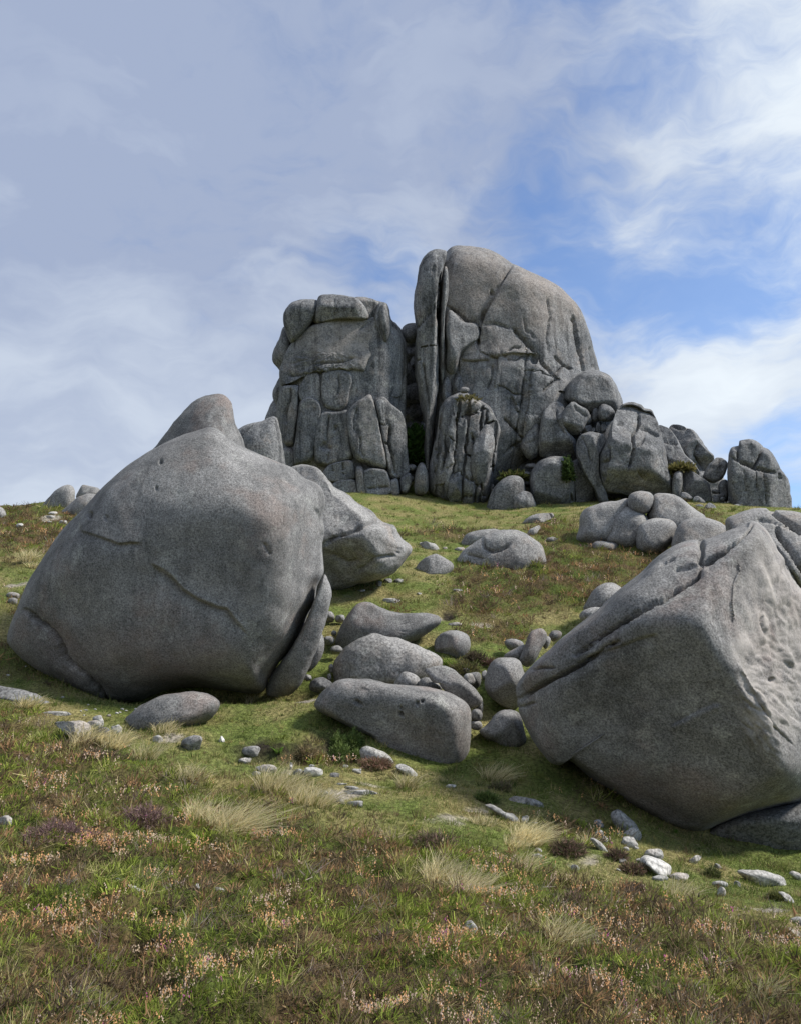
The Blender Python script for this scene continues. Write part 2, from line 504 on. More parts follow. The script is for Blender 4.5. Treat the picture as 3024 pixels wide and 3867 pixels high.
tuss = fbm(Q * 1.0 + 12, 4) * 0.20
mid = sstep(12, 22, rad) * sstep(200, 60, rad)
GZ = fl(GZ0) + zh * (lump * (1 - 0.5 * mid) + tuss * mid) + (1 - zh) * fbm(Q * 0.9 + 4, 4) * 0.075 + zd * 0.05 - zp * 0.10 - zs * 0.02
BANK = np.array([(470, 1588), (520, 1572), (560, 1583), (610, 1592), (660, 1596), (700, 1584), (740, 1578), (770, 1590)], float) * SC
_bw = np.array([unproject(a, b, c_)[:2] for (a, b), c_ in zip(BANK, np.interp(BANK[:, 0] / SC, [470, 600, 770], [12.0, 12.1, 12.9]))])
_bd, _bs, _ba = poly_dist(fl(GX), fl(GY), _bw)
_be = sstep(0, .15, _ba) * sstep(1, .85, _ba) * (rad < 20)
_step = np.where(fl(GY) < np.interp(fl(GX), _bw[:, 0], _bw[:, 1]), -1.0, 1.0) * _bd
GZ = GZ + _be * (-.26 * sstep(.06, -.08, _step) * np.exp(-np.maximum(-_step - .25, 0) / .45) + .06 * np.exp(-np.abs(_step) / .3))
zp = np.maximum(zp, .9 * _be * np.exp(-(_step / .09) ** 2))
GZ = GZ - .03 + (1 - zh) * sstep(9, 14, rad) * sstep(90, 60, rad) * (.07 * np.abs(fbm(Q * .8 + 88, 3)) + .035 * pnoise(Q * 3.1 + 5))
_hx, _hy = (fl(GX) + 4.1) / 2.5, (fl(GY) - 16.15) / .95          # the hollow under the belly of the left boulder
GZ = GZ - .55 * np.exp(-(_hx ** 2 + _hy ** 2) ** 2)
GC, GHB = ground_colour(fl(GX), fl(GY), zh, zd, zs, zp)
GZg = GZ.reshape(GX.shape)
i0 = np.arange(NR - 1)[:, None] * NA
j0 = np.arange(NA)[None, :]
j1 = (j0 + 1) % NA
quads = np.stack([i0 + j0, i0 + j1, i0 + NA + j1, i0 + NA + j0], -1).reshape(-1, 4)[:, ::-1]
VG = np.stack([fl(GX), fl(GY), GZ], -1)
cen = np.array([[0, 0, GZg[0].mean()]])
me = mesh_from('ground', VG, quads, 'ground_cover', GC)
add('ground', me, kind='structure', label='grassy hillside of turf, heath and bare gritty patches')


def grid_at(x, y, *fields):
    """bilinear look-up of the sheet (front fan only)"""
    a = np.arctan2(x, y)
    r = np.hypot(x, y)
    ia = np.clip(np.interp(a, aF, np.arange(len(aF))), 0, len(aF) - 1.001)
    ir = np.clip(np.interp(np.log(r), np.log(RAD), np.arange(NR)), 0, NR - 1.001)
    a0, r0 = ia.astype(int), ir.astype(int)
    fa, fr = ia - a0, ir - r0
    out = []
    for f in fields:
        f = f.reshape(NR, NA, -1)
        v = (f[r0, a0] * ((1 - fr) * (1 - fa))[:, None] + f[r0, a0 + 1] * ((1 - fr) * fa)[:, None]
             + f[r0 + 1, a0] * (fr * (1 - fa))[:, None] + f[r0 + 1, a0 + 1] * (fr * fa)[:, None])
        out.append(v[:, 0] if v.shape[1] == 1 else v)
    return out if len(out) > 1 else out[0]


def ground_dist(px, py):
    """distance along the view axis at which the hillside is met behind a photo pixel"""
    t = np.geomspace(2.4, 60, 1500)
    P = unproject(px, py, t)
    z = grid_at(P[:, 0], P[:, 1], GZ)
    hit = np.nonzero(P[:, 2] < z)[0]
    return float(t[hit[0]]) if len(hit) else 45.0


# ---------------------------------------------------------------- rocks
def view(x0, y0, s):
    """turns notes taken in an enlarged view into photo pixels"""
    return lambda pts: [(x0 + x * s, y0 + y * s, *r) for x, y, *r in pts]


Z1, Z2, Z3 = view(950, 850, .8197), view(1900, 1350, .6581), view(0, 1450, .9368)
Z4, Z5, Z6 = view(1100, 1900, .7026), view(1800, 1900, .7166), view(0, 2500, .9368)
A1, A2, A3, A4 = view(0, 2500, .4684), view(800, 2600, .4684), view(1600, 2850, .4684), view(2224, 2950, .4684)
A5, A8 = view(0, 1750, .2927), view(2500, 1700, .3068)


def rock(name, pts, d, tf, tb=None, p=2.6, q=2.2, facets=(), cracks=(), ledges=(), pits=(), voro=None, rough=1.0, res=None, c=None,
         blend=0.25, tilt=(0, 0), mat='granite_near', parent=None, label=None, cat='boulder', group=None, seed=0, sharp=1.0, cut=0, tint=(), fine=1.0, rugged=(), edgy=False, seat=False):
    """One solid rock. pts: its outline; d: distance of the outline; tf / tb: how far it bulges to the front and back;
    facets: (x, y, bulge, slope_x, slope_y) flat faces; cracks: (line, width m, depth m); ledges: (line, step m, fade m);
    pits: (x, y, radius m, depth m); voro: jointing into blocks; cut: number of random flat faces."""
    rg = np.random.default_rng(seed + 11)
    tb = tf if tb is None else tb
    if seat:                                                  # bed it into the hillside where its visible foot is
        yy = [y for _, y in pts]
        y0_, y1_ = min(yy), max(yy)
        foot = [x for x, y in pts if y > y1_ - .3 * (y1_ - y0_)]
        d = ground_dist(sum(foot) / len(foot), y1_ - .04 * (y1_ - y0_)) + .62 * tf
        mid_ = .5 * (y0_ + y1_)
        pts = [(x, y + max(0, (y - mid_) / (y1_ - mid_)) * .45 * (y1_ - y0_)) for x, y in pts]
    k = d / F0
    if edgy:                                                  # angular outline: straight runs, corners barely worn
        dense = np.asarray(pts, float)
        for _ in range(2):
            nx = np.roll(dense, -1, 0)
            dense = np.stack([dense * .82 + nx * .18, dense * .18 + nx * .82], 1).reshape(-1, 2)
    else:
        dense = catmull(pts)
    per = np.linalg.norm(np.roll(dense, -1, 0) - dense, axis=1).sum()
    size = math.sqrt(abs(0.5 * np.sum(dense[:, 0] * np.roll(dense[:, 1], -1) - np.roll(dense[:, 0], -1) * dense[:, 1])))
    if res is None:
        res = float(np.clip(per * 0.26455 / 2.2 * fine, 28, 1100))
    NTh = int(res)
    NS = max(8, int(size * 0.26455 * 0.5 / 2.0 * fine))
    O = resample(dense, NTh)
    # a smoother inner outline, so that corners fade towards the middle
    ft = np.fft.fft(O[:, 0] + 1j * O[:, 1])
    fr = np.abs(np.fft.fftfreq(NTh) * NTh)
    sm = np.fft.ifft(ft * np.exp(-(fr / 2.5) ** 2))
    Osm = np.stack([sm.real, sm.imag], 1)
    cc = np.array(c) if c is not None else O.mean(0)
    phi = np.arange(1, NS + 1) / NS * math.pi / 2
    s = np.sin(phi)[:, None]
    mixw = (s ** 2)[..., None]
    ring = Osm[None] * (1 - mixw) + O[None] * mixw
    XY = cc + (ring - cc) * s[..., None]
    X, Y = XY[..., 0], XY[..., 1]
    S = np.broadcast_to(s, X.shape)
    prof = lambda t: np.maximum(1 - np.clip(t, 0, 1) ** p, 0) ** (1 / q)

    def front(X, Y, S):
        h = tf * prof(S)
        kk = blend * tf
        for fx, fy, h0, gx, gy in facets:
            h = smin(h, h0 + k * (gx * (X - fx) + gy * (Y - fy)), kk)
        for i in range(cut):
            a = rg0.uniform(0, 2 * math.pi)
            g = rg0.uniform(0.4, 1.5)
            ox = rg0.uniform(0.1, 0.32) * size
            fx, fy = cc[0] + ox * math.cos(a), cc[1] + ox * math.sin(a)
            h = smin(h, tf * 0.82 - g * k * ((X - fx) * math.cos(a) + (Y - fy) * math.sin(a)), kk * 0.3)
        if voro:
            sx, sy, ang, off, gd, gw = voro['sx'], voro['sy'], math.radians(voro.get('ang', 0)), voro['off'], voro['groove'], voro['width']
            wob = voro.get('wob', 0.08)
            nz = np.stack([X.ravel() / sy * 2.2, Y.ravel() / sy * 2.2, np.full(X.size, seed * 3.1)], -1)
            U = (X.ravel() * math.cos(ang) + Y.ravel() * math.sin(ang)) / sx + wob * fbm(nz, 3)
            Vv = (-X.ravel() * math.sin(ang) + Y.ravel() * math.cos(ang)) / sy + wob * fbm(nz + 40, 3)
            def rnd(a, b, t):
                return np.modf(np.abs(np.sin(a * 127.1 + b * 311.7 + t * 74.7 + seed * 13.3) * 43758.5453))[0]

            def joints(U, cid, tag, keep):
                # straight, unevenly spaced joints in one direction: piece number, distance to the nearest joint, place within
                iu = np.floor(U)
                bs = [iu + j + .38 * (2 * rnd(iu + j, cid, tag) - 1) for j in (-1, 0, 1, 2)]
                pid = iu - 1 + (U >= bs[1]) + (U >= bs[2])
                dist = np.full(U.shape, 9.0)
                for j, bb in zip((-1, 0, 1, 2), bs):
                    on = rnd(iu + j, cid, tag + 5) < keep
                    dist = np.minimum(dist, np.where(on, np.abs(U - bb), 9.0))
                lo = np.where(U >= bs[2], bs[2], np.where(U >= bs[1], bs[1], bs[0]))
                hi = np.where(U >= bs[2], bs[3], np.where(U >= bs[1], bs[2], bs[1]))
                return pid, dist, (U - lo) / np.maximum(hi - lo, .05) - .5
            cid, dU, fu = joints(U, 0 * U, 1, voro.get('keep', .75))
            rid, dV, fv = joints(Vv + 3.7 * rnd(cid, 0, 2), cid, 3, voro.get('cross', .6))
            off1 = off * (rnd(cid, 0, 6) - .5) + off * .7 * (rnd(cid, rid, 7) - .5) + off * .9 * (fu * (rnd(cid, rid, 8) - .5) + fv * (rnd(cid, rid, 9) - .5))
            gU, gV = dU * sx * k, dV * sy * k                   # metres
            groove = np.maximum(np.clip(1.3 - gU / gw, 0, 1), np.clip(1.2 - gV / (gw * .8), 0, 1) * .8)
            soft = 1 - np.exp(-np.minimum(gU, gV) / .25)
            dsp = off1 + voro.get('round', 0.0) * soft - gd * groove
            msk = np.ones(U.shape)
            if 'mask' in voro:
                msk = np.zeros(U.shape)
                for mx, my, rx, ry in voro['mask']:
                    e = np.sqrt(((X.ravel() - mx) / rx) ** 2 + ((Y.ravel() - my) / ry) ** 2)
                    msk = np.maximum(msk, sstep(1.2, 0.7, e))
            h = h + (dsp * msk).reshape(X.shape) * sstep(1.0, 0.9, S)
        return h

    rg0 = np.random.default_rng(seed + 5)
    h = front(X, Y, S)
    for line, st, fade in ledges:
        dist, sg, al = poly_dist(X, Y, line)
        dm = dist * k
        ends = sstep(0, 0.12, al) * sstep(1, 0.88, al)
        w_ = max(k * 3.78 / fine * 1.5, .006)             # as sharp as the mesh allows without teeth
        side = np.tanh(sg * dm / w_)
        h = h + st * np.exp(-dm / fade) * (-0.25 - 0.60 * side) * ends
    rg0 = np.random.default_rng(seed + 5)
    tiltd = k * (tilt[0] * (X - cc[0]) + tilt[1] * (Y - cc[1]))
    PF = unproject(X, Y, d - h + tiltd)
    # back half
    AWAY = unproject(cc[0], cc[1], 1.0) - CAM
    AWAY = AWAY / np.linalg.norm(AWAY)
    NB = max(4, NS // 3)
    phb = (np.arange(NB - 1, 0, -1) / NB * math.pi / 2)
    sb = np.sin(phb)[:, None]
    XYb = cc + (Osm[None] * (1 - (sb ** 2)[..., None]) + O[None] * (sb ** 2)[..., None] - cc) * sb[..., None]
    tb_d = k * (tilt[0] * (XYb[..., 0] - cc[0]) + tilt[1] * (XYb[..., 1] - cc[1]))
    PB = unproject(XYb[..., 0], XYb[..., 1], d + tb_d) + (tb * prof(np.broadcast_to(sb, XYb.shape[:2])))[..., None] * AWAY
    G = np.concatenate([PF, PB], 0)                       # rings x NTh x 3
    nr = len(G)
    # normals of the ring grid
    du = np.roll(G, -1, 1) - np.roll(G, 1, 1)
    dv = np.empty_like(G)
    dv[1:-1] = G[2:] - G[:-2]
    dv[0], dv[-1] = G[1] - G[0], G[-1] - G[-2]
    N = np.cross(du, dv)
    N /= np.linalg.norm(N, axis=-1, keepdims=True) + 1e-9
    ctr = G.mean((0, 1))
    if np.mean(np.sum(N * (G - ctr), -1)) < 0:
        N = -N
    R = size * k * 0.5                                      # half size in metres
    Pn = G.reshape(-1, 3)
    sd3 = seed * 7.7
    dsp = (fbm(Pn / (R * 0.9) + sd3, 3) * 0.045 + fbm(Pn / (R * 0.30) + sd3 + 9, 3) * 0.014) * R * rough
    dsp += fbm(Pn / 0.22 + sd3 + 5, 2) * 0.006 * rough * min(1.0, R)
    if R > 2.5:
        dsp += fbm(Pn / 0.7 + sd3, 3) * 0.018 * rough
    dsp = dsp.reshape(nr, NTh)
    for mx, my, rx, ry, amp, scl, ang in rugged:              # broken, pitted skin
        e = np.sqrt(((X - mx) / rx) ** 2 + ((Y - my) / ry) ** 2)
        ca, sa = math.cos(ang), math.sin(ang)
        U, Vv = (X * ca + Y * sa) * k / scl, (-X * sa + Y * ca) * k / (scl * .38)
        q_ = np.stack([U.ravel(), Vv.ravel(), np.full(U.size, seed * 1.0)], -1)
        dsp[:len(PF)] += (sstep(1.15, .5, e).ravel() * amp * (np.abs(fbm(q_, 3)) * 1.6 - .6)).reshape(U.shape)
    cr = np.zeros((nr, NTh))
    nf = len(PF)
    for line, wd, dp in cracks:
        L = np.asarray(line, float)
        dist, sg, al = poly_dist(X + 5 * fbm(np.stack([X.ravel() / 40, Y.ravel() / 40, X.ravel() * 0], -1), 2).reshape(X.shape) * (size / 600), Y, L)
        ends = sstep(0, 0.1, al) * sstep(1, 0.9, al) * 0.75 + 0.25
        wv = wd * (.75 + .6 * np.abs(pnoise(np.stack([al.ravel() * 9, al.ravel() * 0 + seed, al.ravel() * 0 + wd * 50], -1)).reshape(al.shape)))
        g = np.clip(1.35 - 1.35 * dist * k / wv, 0, 1) * 0.8 + 0.2 * np.exp(-(dist * k / (wd * 2.2)) ** 2)
        cr[:nf] = np.maximum(cr[:nf], dp * g * ends)
    for x, y, r_, dp in pits:
        dist = np.hypot(X - x, (Y - y) * 0.8) * k
        cr[:nf] = np.maximum(cr[:nf], dp * np.exp(-(dist / r_) ** 4))
    G = G + N * (dsp - cr)[..., None]
    pole_f = unproject(cc[0], cc[1], d - float(np.mean(h[0]))) if NS < 3 else G[0].mean(0)
    pole_b = unproject(cc[0], cc[1], d) + tb * AWAY
    V = np.concatenate([G.reshape(-1, 3), [pole_f], [pole_b]])
    i = (np.arange(nr - 1)[:, None]) * NTh
    j = np.arange(NTh)[None]
    jn = (j + 1) % NTh
    Fq = np.stack([i + j, i + jn, i + NTh + jn, i + NTh + j], -1).reshape(-1, 4)
    t = np.arange(NTh)
    tn = (t + 1) % NTh
    pf, pb = nr * NTh, nr * NTh + 1
    T1 = np.stack([np.full(NTh, pf), tn, t], -1)
    T2 = np.stack([np.full(NTh, pb), (nr - 1) * NTh + t, (nr - 1) * NTh + tn], -1)
    # which way round?
    nrm = np.cross(V[Fq[:, 1]] - V[Fq[:, 0]], V[Fq[:, 3]] - V[Fq[:, 0]])
    if np.mean(np.sum(nrm * (V[Fq].mean(1) - ctr), -1)) < 0:
        Fq, T1, T2 = Fq[:, ::-1], T1[:, ::-1], T2[:, ::-1]
    loc = np.array([ctr[0], ctr[1], V[:, 2].min()])
    me = bpy.data.meshes.new(name)
    me.vertices.add(len(V))
    me.vertices.foreach_set('co', np.ascontiguousarray(V - loc, np.float32).ravel())
    idx = np.concatenate([Fq.ravel(), T1.ravel(), T2.ravel()]).astype(np.int32)
    st = np.concatenate([np.arange(len(Fq)) * 4, len(Fq) * 4 + np.arange(2 * NTh) * 3]).astype(np.int32)
    me.loops.add(len(idx))
    me.loops.foreach_set('vertex_index', idx)
    me.polygons.add(len(st))
    me.polygons.foreach_set('loop_start', st)
    me.polygons.foreach_set('use_smooth', np.ones(len(st), bool))
    me.update(calc_edges=True)
    me.materials.append(MATS[mat])
    if tint:                                                  # mineral staining and painted sunlight: (x, y, rx, ry, pale, warm)
        mc = np.zeros((len(V), 4), np.float32)
        mc[:, 3] = 1
        for mx, my, rx, ry, pa, wa in tint:
            e = sstep(1.15, .35, np.sqrt(((X - mx) / rx) ** 2 + ((Y - my) / ry) ** 2)).ravel()
            mc[:e.size, 0] = np.maximum(mc[:e.size, 0], e * pa)
            mc[:e.size, 1] = np.maximum(mc[:e.size, 1], e * wa)
        at = me.attributes.new('mineral_sun', 'FLOAT_COLOR', 'POINT')
        at.data.foreach_set('color', mc.ravel())
    return add(name, me, loc, parent, label, cat if parent is None else None, group)


def ell(cx, cy, rx, ry, n=10, seed=0, jag=0.12, rot=0.0):
    """uneven oval outline"""
    rg = np.random.default_rng(seed + 100)
    a = np.arange(n) / n * 2 * math.pi + rg.uniform(-.15, .15, n)
    r = 1 + rg.uniform(-jag, jag, n)
    x, y = rx * r * np.cos(a), ry * r * np.sin(a)
    cr, sr = math.cos(rot), math.sin(rot)
    return [(cx + u * cr - v * sr, cy + u * sr + v * cr) for u, v in zip(x, y)]


P1 = lambda V, *p: V([p])[0]

# ---- the great boulder on the left and its neighbours
def fac(V, lst):
    return [tuple(V([(x, y)])[0]) + (h, gx, gy) for x, y, h, gx, gy in lst]


rock('boulder', Z3([(855, 172), (900, 193), (950, 232), (1000, 262), (1060, 290), (1120, 318), (1180, 345), (1225, 385), (1270, 405), (1298, 432), (1308, 480),
                    (1302, 530), (1312, 590), (1302, 650), (1305, 710), (1308, 765), (1285, 815), (1272, 880), (1238, 945), (1200, 1030), (1130, 1120), (1085, 1190),
                    (1062, 1240), (1000, 1246), (900, 1228), (800, 1216), (700, 1224), (610, 1250), (550, 1275), (450, 1292), (380, 1285), (300, 1245), (200, 1185), (100, 1125),
                    (32, 1060), (28, 1010), (60, 920), (110, 805), (180, 690), (258, 580), (325, 505), (400, 425), (500, 340), (600, 272), (680, 226), (760, 190), (812, 176)]),
     16.2, 2.7, 3.0, p=3.0, q=2.0, blend=0.16, c=P1(Z3, 690, 730),
     facets=fac(Z3, [(600, 750, 1.95, 0.03, -0.10), (1180, 430, 1.45, -0.65, 0.95), (1260, 640, 1.1, -1.5, 0.05), (700, 1130, 1.75, 0.05, -0.95),
                     (170, 960, 1.15, 0.65, -0.25), (380, 480, 1.45, 0.35, 0.55), (850, 300, 1.45, 0.0, 0.8)]),
     cracks=[(Z3([(100, 912), (150, 960), (205, 1003), (237, 1045), (250, 1092), (285, 1137), (340, 1177), (390, 1228), (440, 1284)]), 0.075, 0.30),
             (Z3([(1060, 640), (1080, 670), (1095, 690)]), 0.03, 0.05), (Z3([(1270, 500), (1295, 560), (1300, 640)]), 0.05, 0.04)],
     ledges=[(Z3([(600, 715), (640, 742), (690, 775), (740, 828), (800, 866), (880, 900), (918, 905), (950, 950), (1005, 1012)]), 0.15, 0.14),
             (Z3([(318, 540), (325, 592), (400, 615), (480, 645), (530, 640), (580, 642)]), 0.10, 0.12)],
     pits=[P1(Z3, 651, 317) + (.032, .10), P1(Z3, 632, 420) + (.030, .06), P1(Z3, 363, 527) + (.055, .14), P1(Z3, 430, 541) + (.05, .04),
           P1(Z3, 925, 212) + (.035, .08)],
     tint=[P1(Z3, 500, 1130) + (560, 170, 0, .5), P1(Z3, 1100, 700) + (160, 330, .12, 0)], fine=1.7,
     label='huge smooth grey boulder at left with a diagonal ledge across its face', seed=1, rough=.5)
rock('leaning_slab', Z3([(1308, 766), (1328, 800), (1336, 850), (1322, 920), (1300, 1005), (1270, 1090), (1230, 1180), (1190, 1240), (1130, 1264), (1082, 1256),
                         (1075, 1222), (1100, 1165), (1162, 1082), (1210, 1005), (1240, 935), (1262, 882), (1284, 825)]),
     15.6, 0.75, 0.6, label='narrow curved slab split from the right side of the huge left boulder', cat='slab', seed=2, blend=.3, tilt=(-.4, 0),
     facets=fac(Z3, [(1230, 1080, .55, -.7, -.1)]))
rock('wedge_stone', Z3([(1275, 1015), (1300, 1010), (1308, 1050), (1298, 1100), (1262, 1150), (1240, 1150)]), 16.4, .35, label='small dark stone wedged behind the curved slab of the left boulder',
     cat='stone', seed=3)
rock('boulder', Z3([(600, 300), (640, 235), (692, 165), (740, 110), (800, 60), (850, 42), (900, 43), (930, 66), (942, 110), (952, 155), (975, 200), (988, 250), (1015, 420), (1040, 650), (1020, 900), (800, 960), (600, 900), (560, 650), (570, 420)]),
     19.0, 1.3, c=P1(Z3, 810, 330), facets=fac(Z3, [(740, 180, .85, .55, .35), (920, 130, .85, -.9, .5)]), blend=.15,
     label='pointed boulder peeking over the top of the huge left boulder', seed=4, rough=1.2)
rock('boulder', Z3([(1090, 420), (1150, 347), (1200, 324), (1260, 330), (1297, 357), (1340, 420), (1400, 450), (1470, 500), (1540, 546), (1590, 575), (1620, 620), (1662, 662), (1652, 700),
                    (1600, 760), (1500, 800), (1400, 828), (1335, 838), (1250, 850), (1120, 800), (1060, 620)]),
     23.0, 2.6, 2.4, p=3, q=2, blend=.12, mat='granite_mid', c=P1(Z3, 1370, 620),
     facets=fac(Z3, [(1400, 560, 1.9, .15, .75), (1480, 700, 1.75, .12, -.85), (1620, 650, 1.2, -1.0, -.1), (1230, 450, 1.4, .2, .6)]),
     cracks=[(Z3([(1310, 648), (1380, 607), (1450, 572), (1520, 545), (1575, 560)]), .10, .25), (Z3([(1440, 760), (1510, 705), (1600, 690)]), .08, .12),
             (Z3([(1330, 690), (1400, 730), (1450, 715)]), .10, .10), (Z3([(1590, 590), (1610, 640), (1600, 690)]), .07, .14)],
     ledges=[(Z3([(1470, 500), (1530, 530), (1590, 575)]), .12, .2)],
     label='pale boulder with a jutting overhanging nose, just behind the huge left boulder', seed=5, rough=1.5, fine=1.5)
rock('boulder', Z6([(490, 270), (510, 225), (550, 190), (605, 157), (670, 131), (750, 120), (830, 125), (872, 145), (886, 175), (855, 225), (780, 262), (700, 290), (600, 310), (520, 310)]),
     13.3, 0.7, 1.6, p=2.6, label='low rounded boulder half buried under the belly of the huge left boulder', seed=6,
     facets=fac(Z6, [(690, 200, .6, .0, .55)]))
rock('boulder', Z3([(955, 200), (970, 178), (1000, 162), (1050, 147), (1110, 132), (1128, 180), (1140, 250), (1150, 380), (1145, 560), (1050, 590), (950, 560), (935, 400), (945, 270)]),
     38, 1.5, mat='granite_far', label='dark blocky boulder between the pointed boulder and the left rock tower', seed=7)

# ---- boulders in the middle
rock('boulder', Z4([(236, 760), (240, 715), (270, 650), (310, 590), (360, 540), (420, 532), (480, 558), (540, 580), (620, 590), (720, 590), (782, 600), (804, 630), (785, 660), (730, 700),
                    (640, 750), (560, 790), (450, 815), (330, 815), (250, 800)]), 18.4, .8, 1.0, mat='granite_near', blend=.2,
     facets=fac(Z4, [(380, 650, .62, .15, -.1), (600, 620, .5, 0, .7)]), cracks=[(Z4([(612, 600), (610, 660), (590, 730)]), .03, .03)],
     label='saddle-backed boulder lying furthest back of the row beside the huge left boulder', seed=8, rough=.7)
rock('boulder', Z4([(222, 940), (225, 862), (268, 812), (298, 772), (350, 730), (400, 705), (450, 695), (520, 715), (600, 735), (680, 760), (740, 790), (790, 825), (808, 862), (795, 920), (750, 975),
                    (600, 1010), (400, 1020), (240, 985)]), 16.4, .9, 1.0, blend=.2, mat='granite_mid',
     facets=fac(Z4, [(480, 850, .7, .05, .2), (640, 780, .55, -.1, .9)]), label='lumpy middle boulder between the saddle-backed and the long front boulder', seed=9, rough=1.5)
rock('boulder', Z4([(125, 1085), (140, 1050), (182, 998), (240, 957), (320, 943), (420, 945), (520, 968), (640, 985), (740, 992), (830, 1012), (900, 1045), (945, 1082), (963, 1130), (964, 1220), (956, 1310),
                    (948, 1400), (900, 1450), (780, 1470), (640, 1450), (540, 1400), (470, 1330), (430, 1260), (370, 1230), (290, 1190), (200, 1140), (150, 1115)]),
     13.45, 1.15, 1.3, p=3.0, q=2.1, blend=.16, c=P1(Z4, 640, 1190),
     facets=fac(Z4, [(560, 1060, .80, .12, .75), (780, 1250, 1.0, .12, -.06), (930, 1200, .75, -1.0, .0), (420, 1170, .6, .2, -.3)]),
     pits=[P1(Z4, 358, 1073) + (.035, .10), P1(Z4, 676, 1076) + (.032, .07), P1(Z4, 702, 1062) + (.026, .12), P1(Z4, 590, 1103) + (.024, .07), P1(Z4, 592, 1136) + (.032, .12)],
     ledges=[(Z4([(360, 1005), (380, 990), (420, 1000)]), .03, .05)],
     label='long smooth boulder in front of the row, with dark weathered holes in its face', seed=10, rough=.7, fine=1.5, tint=[P1(Z4, 640, 1330) + (330, 110, 0, .5)])
rock('boulder', Z4([(768, 745), (800, 700), (850, 685), (910, 690), (950, 715), (961, 760), (948, 805), (905, 845), (830, 860), (780, 850), (766, 795)]), 17.9, .5,
     label='round squat boulder in the turf right of the saddle-backed boulder', seed=11, cut=2, fine=1.4)
rock('leaning_slab', Z4([(713, 895), (750, 880), (800, 872), (860, 885), (900, 920), (940, 955), (985, 995), (1020, 1040), (1026, 1066), (1000, 1095), (960, 1100), (900, 1065), (840, 1025),
                         (800, 985), (790, 960), (760, 965), (735, 935)]), 14.4, .38, .5, blend=.2, facets=fac(Z4, [(860, 920, .22, .0, .8), (930, 1040, .26, .1, -.5)]),
     label='tilted slab lying across the right shoulder of the long front boulder', cat='slab', seed=12, rough=1.2)
rock('stone', Z4([(553, 965), (590, 915), (620, 905), (665, 920), (690, 945), (702, 985), (650, 1010), (560, 1000)]), 15.2, .3, mat='granite_mid', cat='stone',
     label='small pale stone between the lumpy boulder and the long front boulder', seed=13)
rock('stone', Z4([(685, 960), (710, 938), (750, 940), (790, 970), (810, 1000), (740, 1020), (690, 1000)]), 15.0, .25, cat='stone', label='small stone tucked under the upper end of the tilted slab', seed=14)
rock('boulder', Z4([(1040, 985), (1048, 910), (1080, 850), (1130, 831), (1190, 832), (1230, 850), (1247, 900), (1258, 950), (1240, 1015), (1222, 1085), (1180, 1110), (1120, 1085), (1062, 1035)]),
     15.2, .7, label='upright egg-shaped boulder leaning against the left tip of the big right boulder', seed=15, rough=1.0, cut=2, fine=1.4)
rock('boulder', Z4([(1008, 1225), (1050, 1190), (1090, 1140), (1130, 1113), (1190, 1112), (1225, 1140), (1247, 1200), (1260, 1280), (1238, 1322), (1190, 1337), (1130, 1328), (1100, 1292), (1040, 1262)]),
     13.9, .62, blend=.10, fine=1.4, facets=fac(Z4, [(1100, 1180, .4, .5, .5), (1180, 1230, .5, -.1, -.1), (1120, 1290, .4, .1, -.7)]),
     label='wedge-shaped boulder tucked beneath the left tip of the big right boulder', seed=16)
rock('boulder', Z4([(1222, 842), (1250, 770), (1270, 710), (1300, 680), (1345, 675), (1370, 700), (1366, 740), (1338, 790), (1312, 842), (1276, 880), (1245, 872)]), 15.9, .45,
     label='finger-shaped stone standing above the egg-shaped boulder', seed=17, facets=fac(Z4, [(1310, 770, .3, -.6, .2)]))
rock('leaning_slab', Z4([(1142, 818), (1200, 780), (1252, 760), (1262, 790), (1235, 850), (1160, 850)]), 16.2, .3, cat='slab', label='flat stone slab left of the finger-shaped stone', seed=18)
rock('stone', Z4([(1350, 770), (1355, 730), (1375, 715), (1392, 730), (1385, 760), (1365, 785)]), 16.2, .2, cat='stone', label='small stone on the right of the finger-shaped stone', seed=19)
rock('stone', Z4([(1380, 722), (1395, 690), (1425, 683), (1450, 695), (1445, 720), (1410, 745)]), 16.8, .25, cat='stone', label='small rounded stone at the upper left rim of the big right boulder', seed=20)
rock('stone', Z4([(1143, 745), (1170, 730), (1210, 732), (1245, 752), (1240, 790), (1170, 790)]), 17.6, .25, cat='stone', label='flat stone in the heather above the slab and finger stone', seed=21)
for i, (pts, dd, lb) in enumerate([
        (ell(952, 950, 34, 40, seed=1), 15.4, 'small stone right behind the tilted slab'),
        (ell(985, 950, 38, 48, seed=2), 15.8, 'rounded stone in the gap between the tilted slab and the egg-shaped boulder'),
        (ell(1035, 925, 18, 28, seed=3), 16.2, 'tiny upright stone left of the egg-shaped boulder'),
        (ell(1010, 1090, 22, 50, seed=4), 14.6, 'narrow stone right of the lower end of the tilted slab'),
        (ell(992, 1140, 34, 36, seed=5), 14.0, 'small dark stone directly under the tip of the tilted slab'),
        (ell(990, 1195, 36, 28, seed=6), 13.9, 'lowest small stone in the gap right of the long front boulder'),
        (ell(935, 900, 22, 18, seed=7), 16.6, 'pebble-sized stone above the small stones behind the tilted slab')]):
    rock('stone', Z4(pts), dd, .16 + .1 * (i % 3 == 1), label=lb, cat='stone', seed=30 + i, cut=3, edgy=True, fine=1.5, blend=.1)
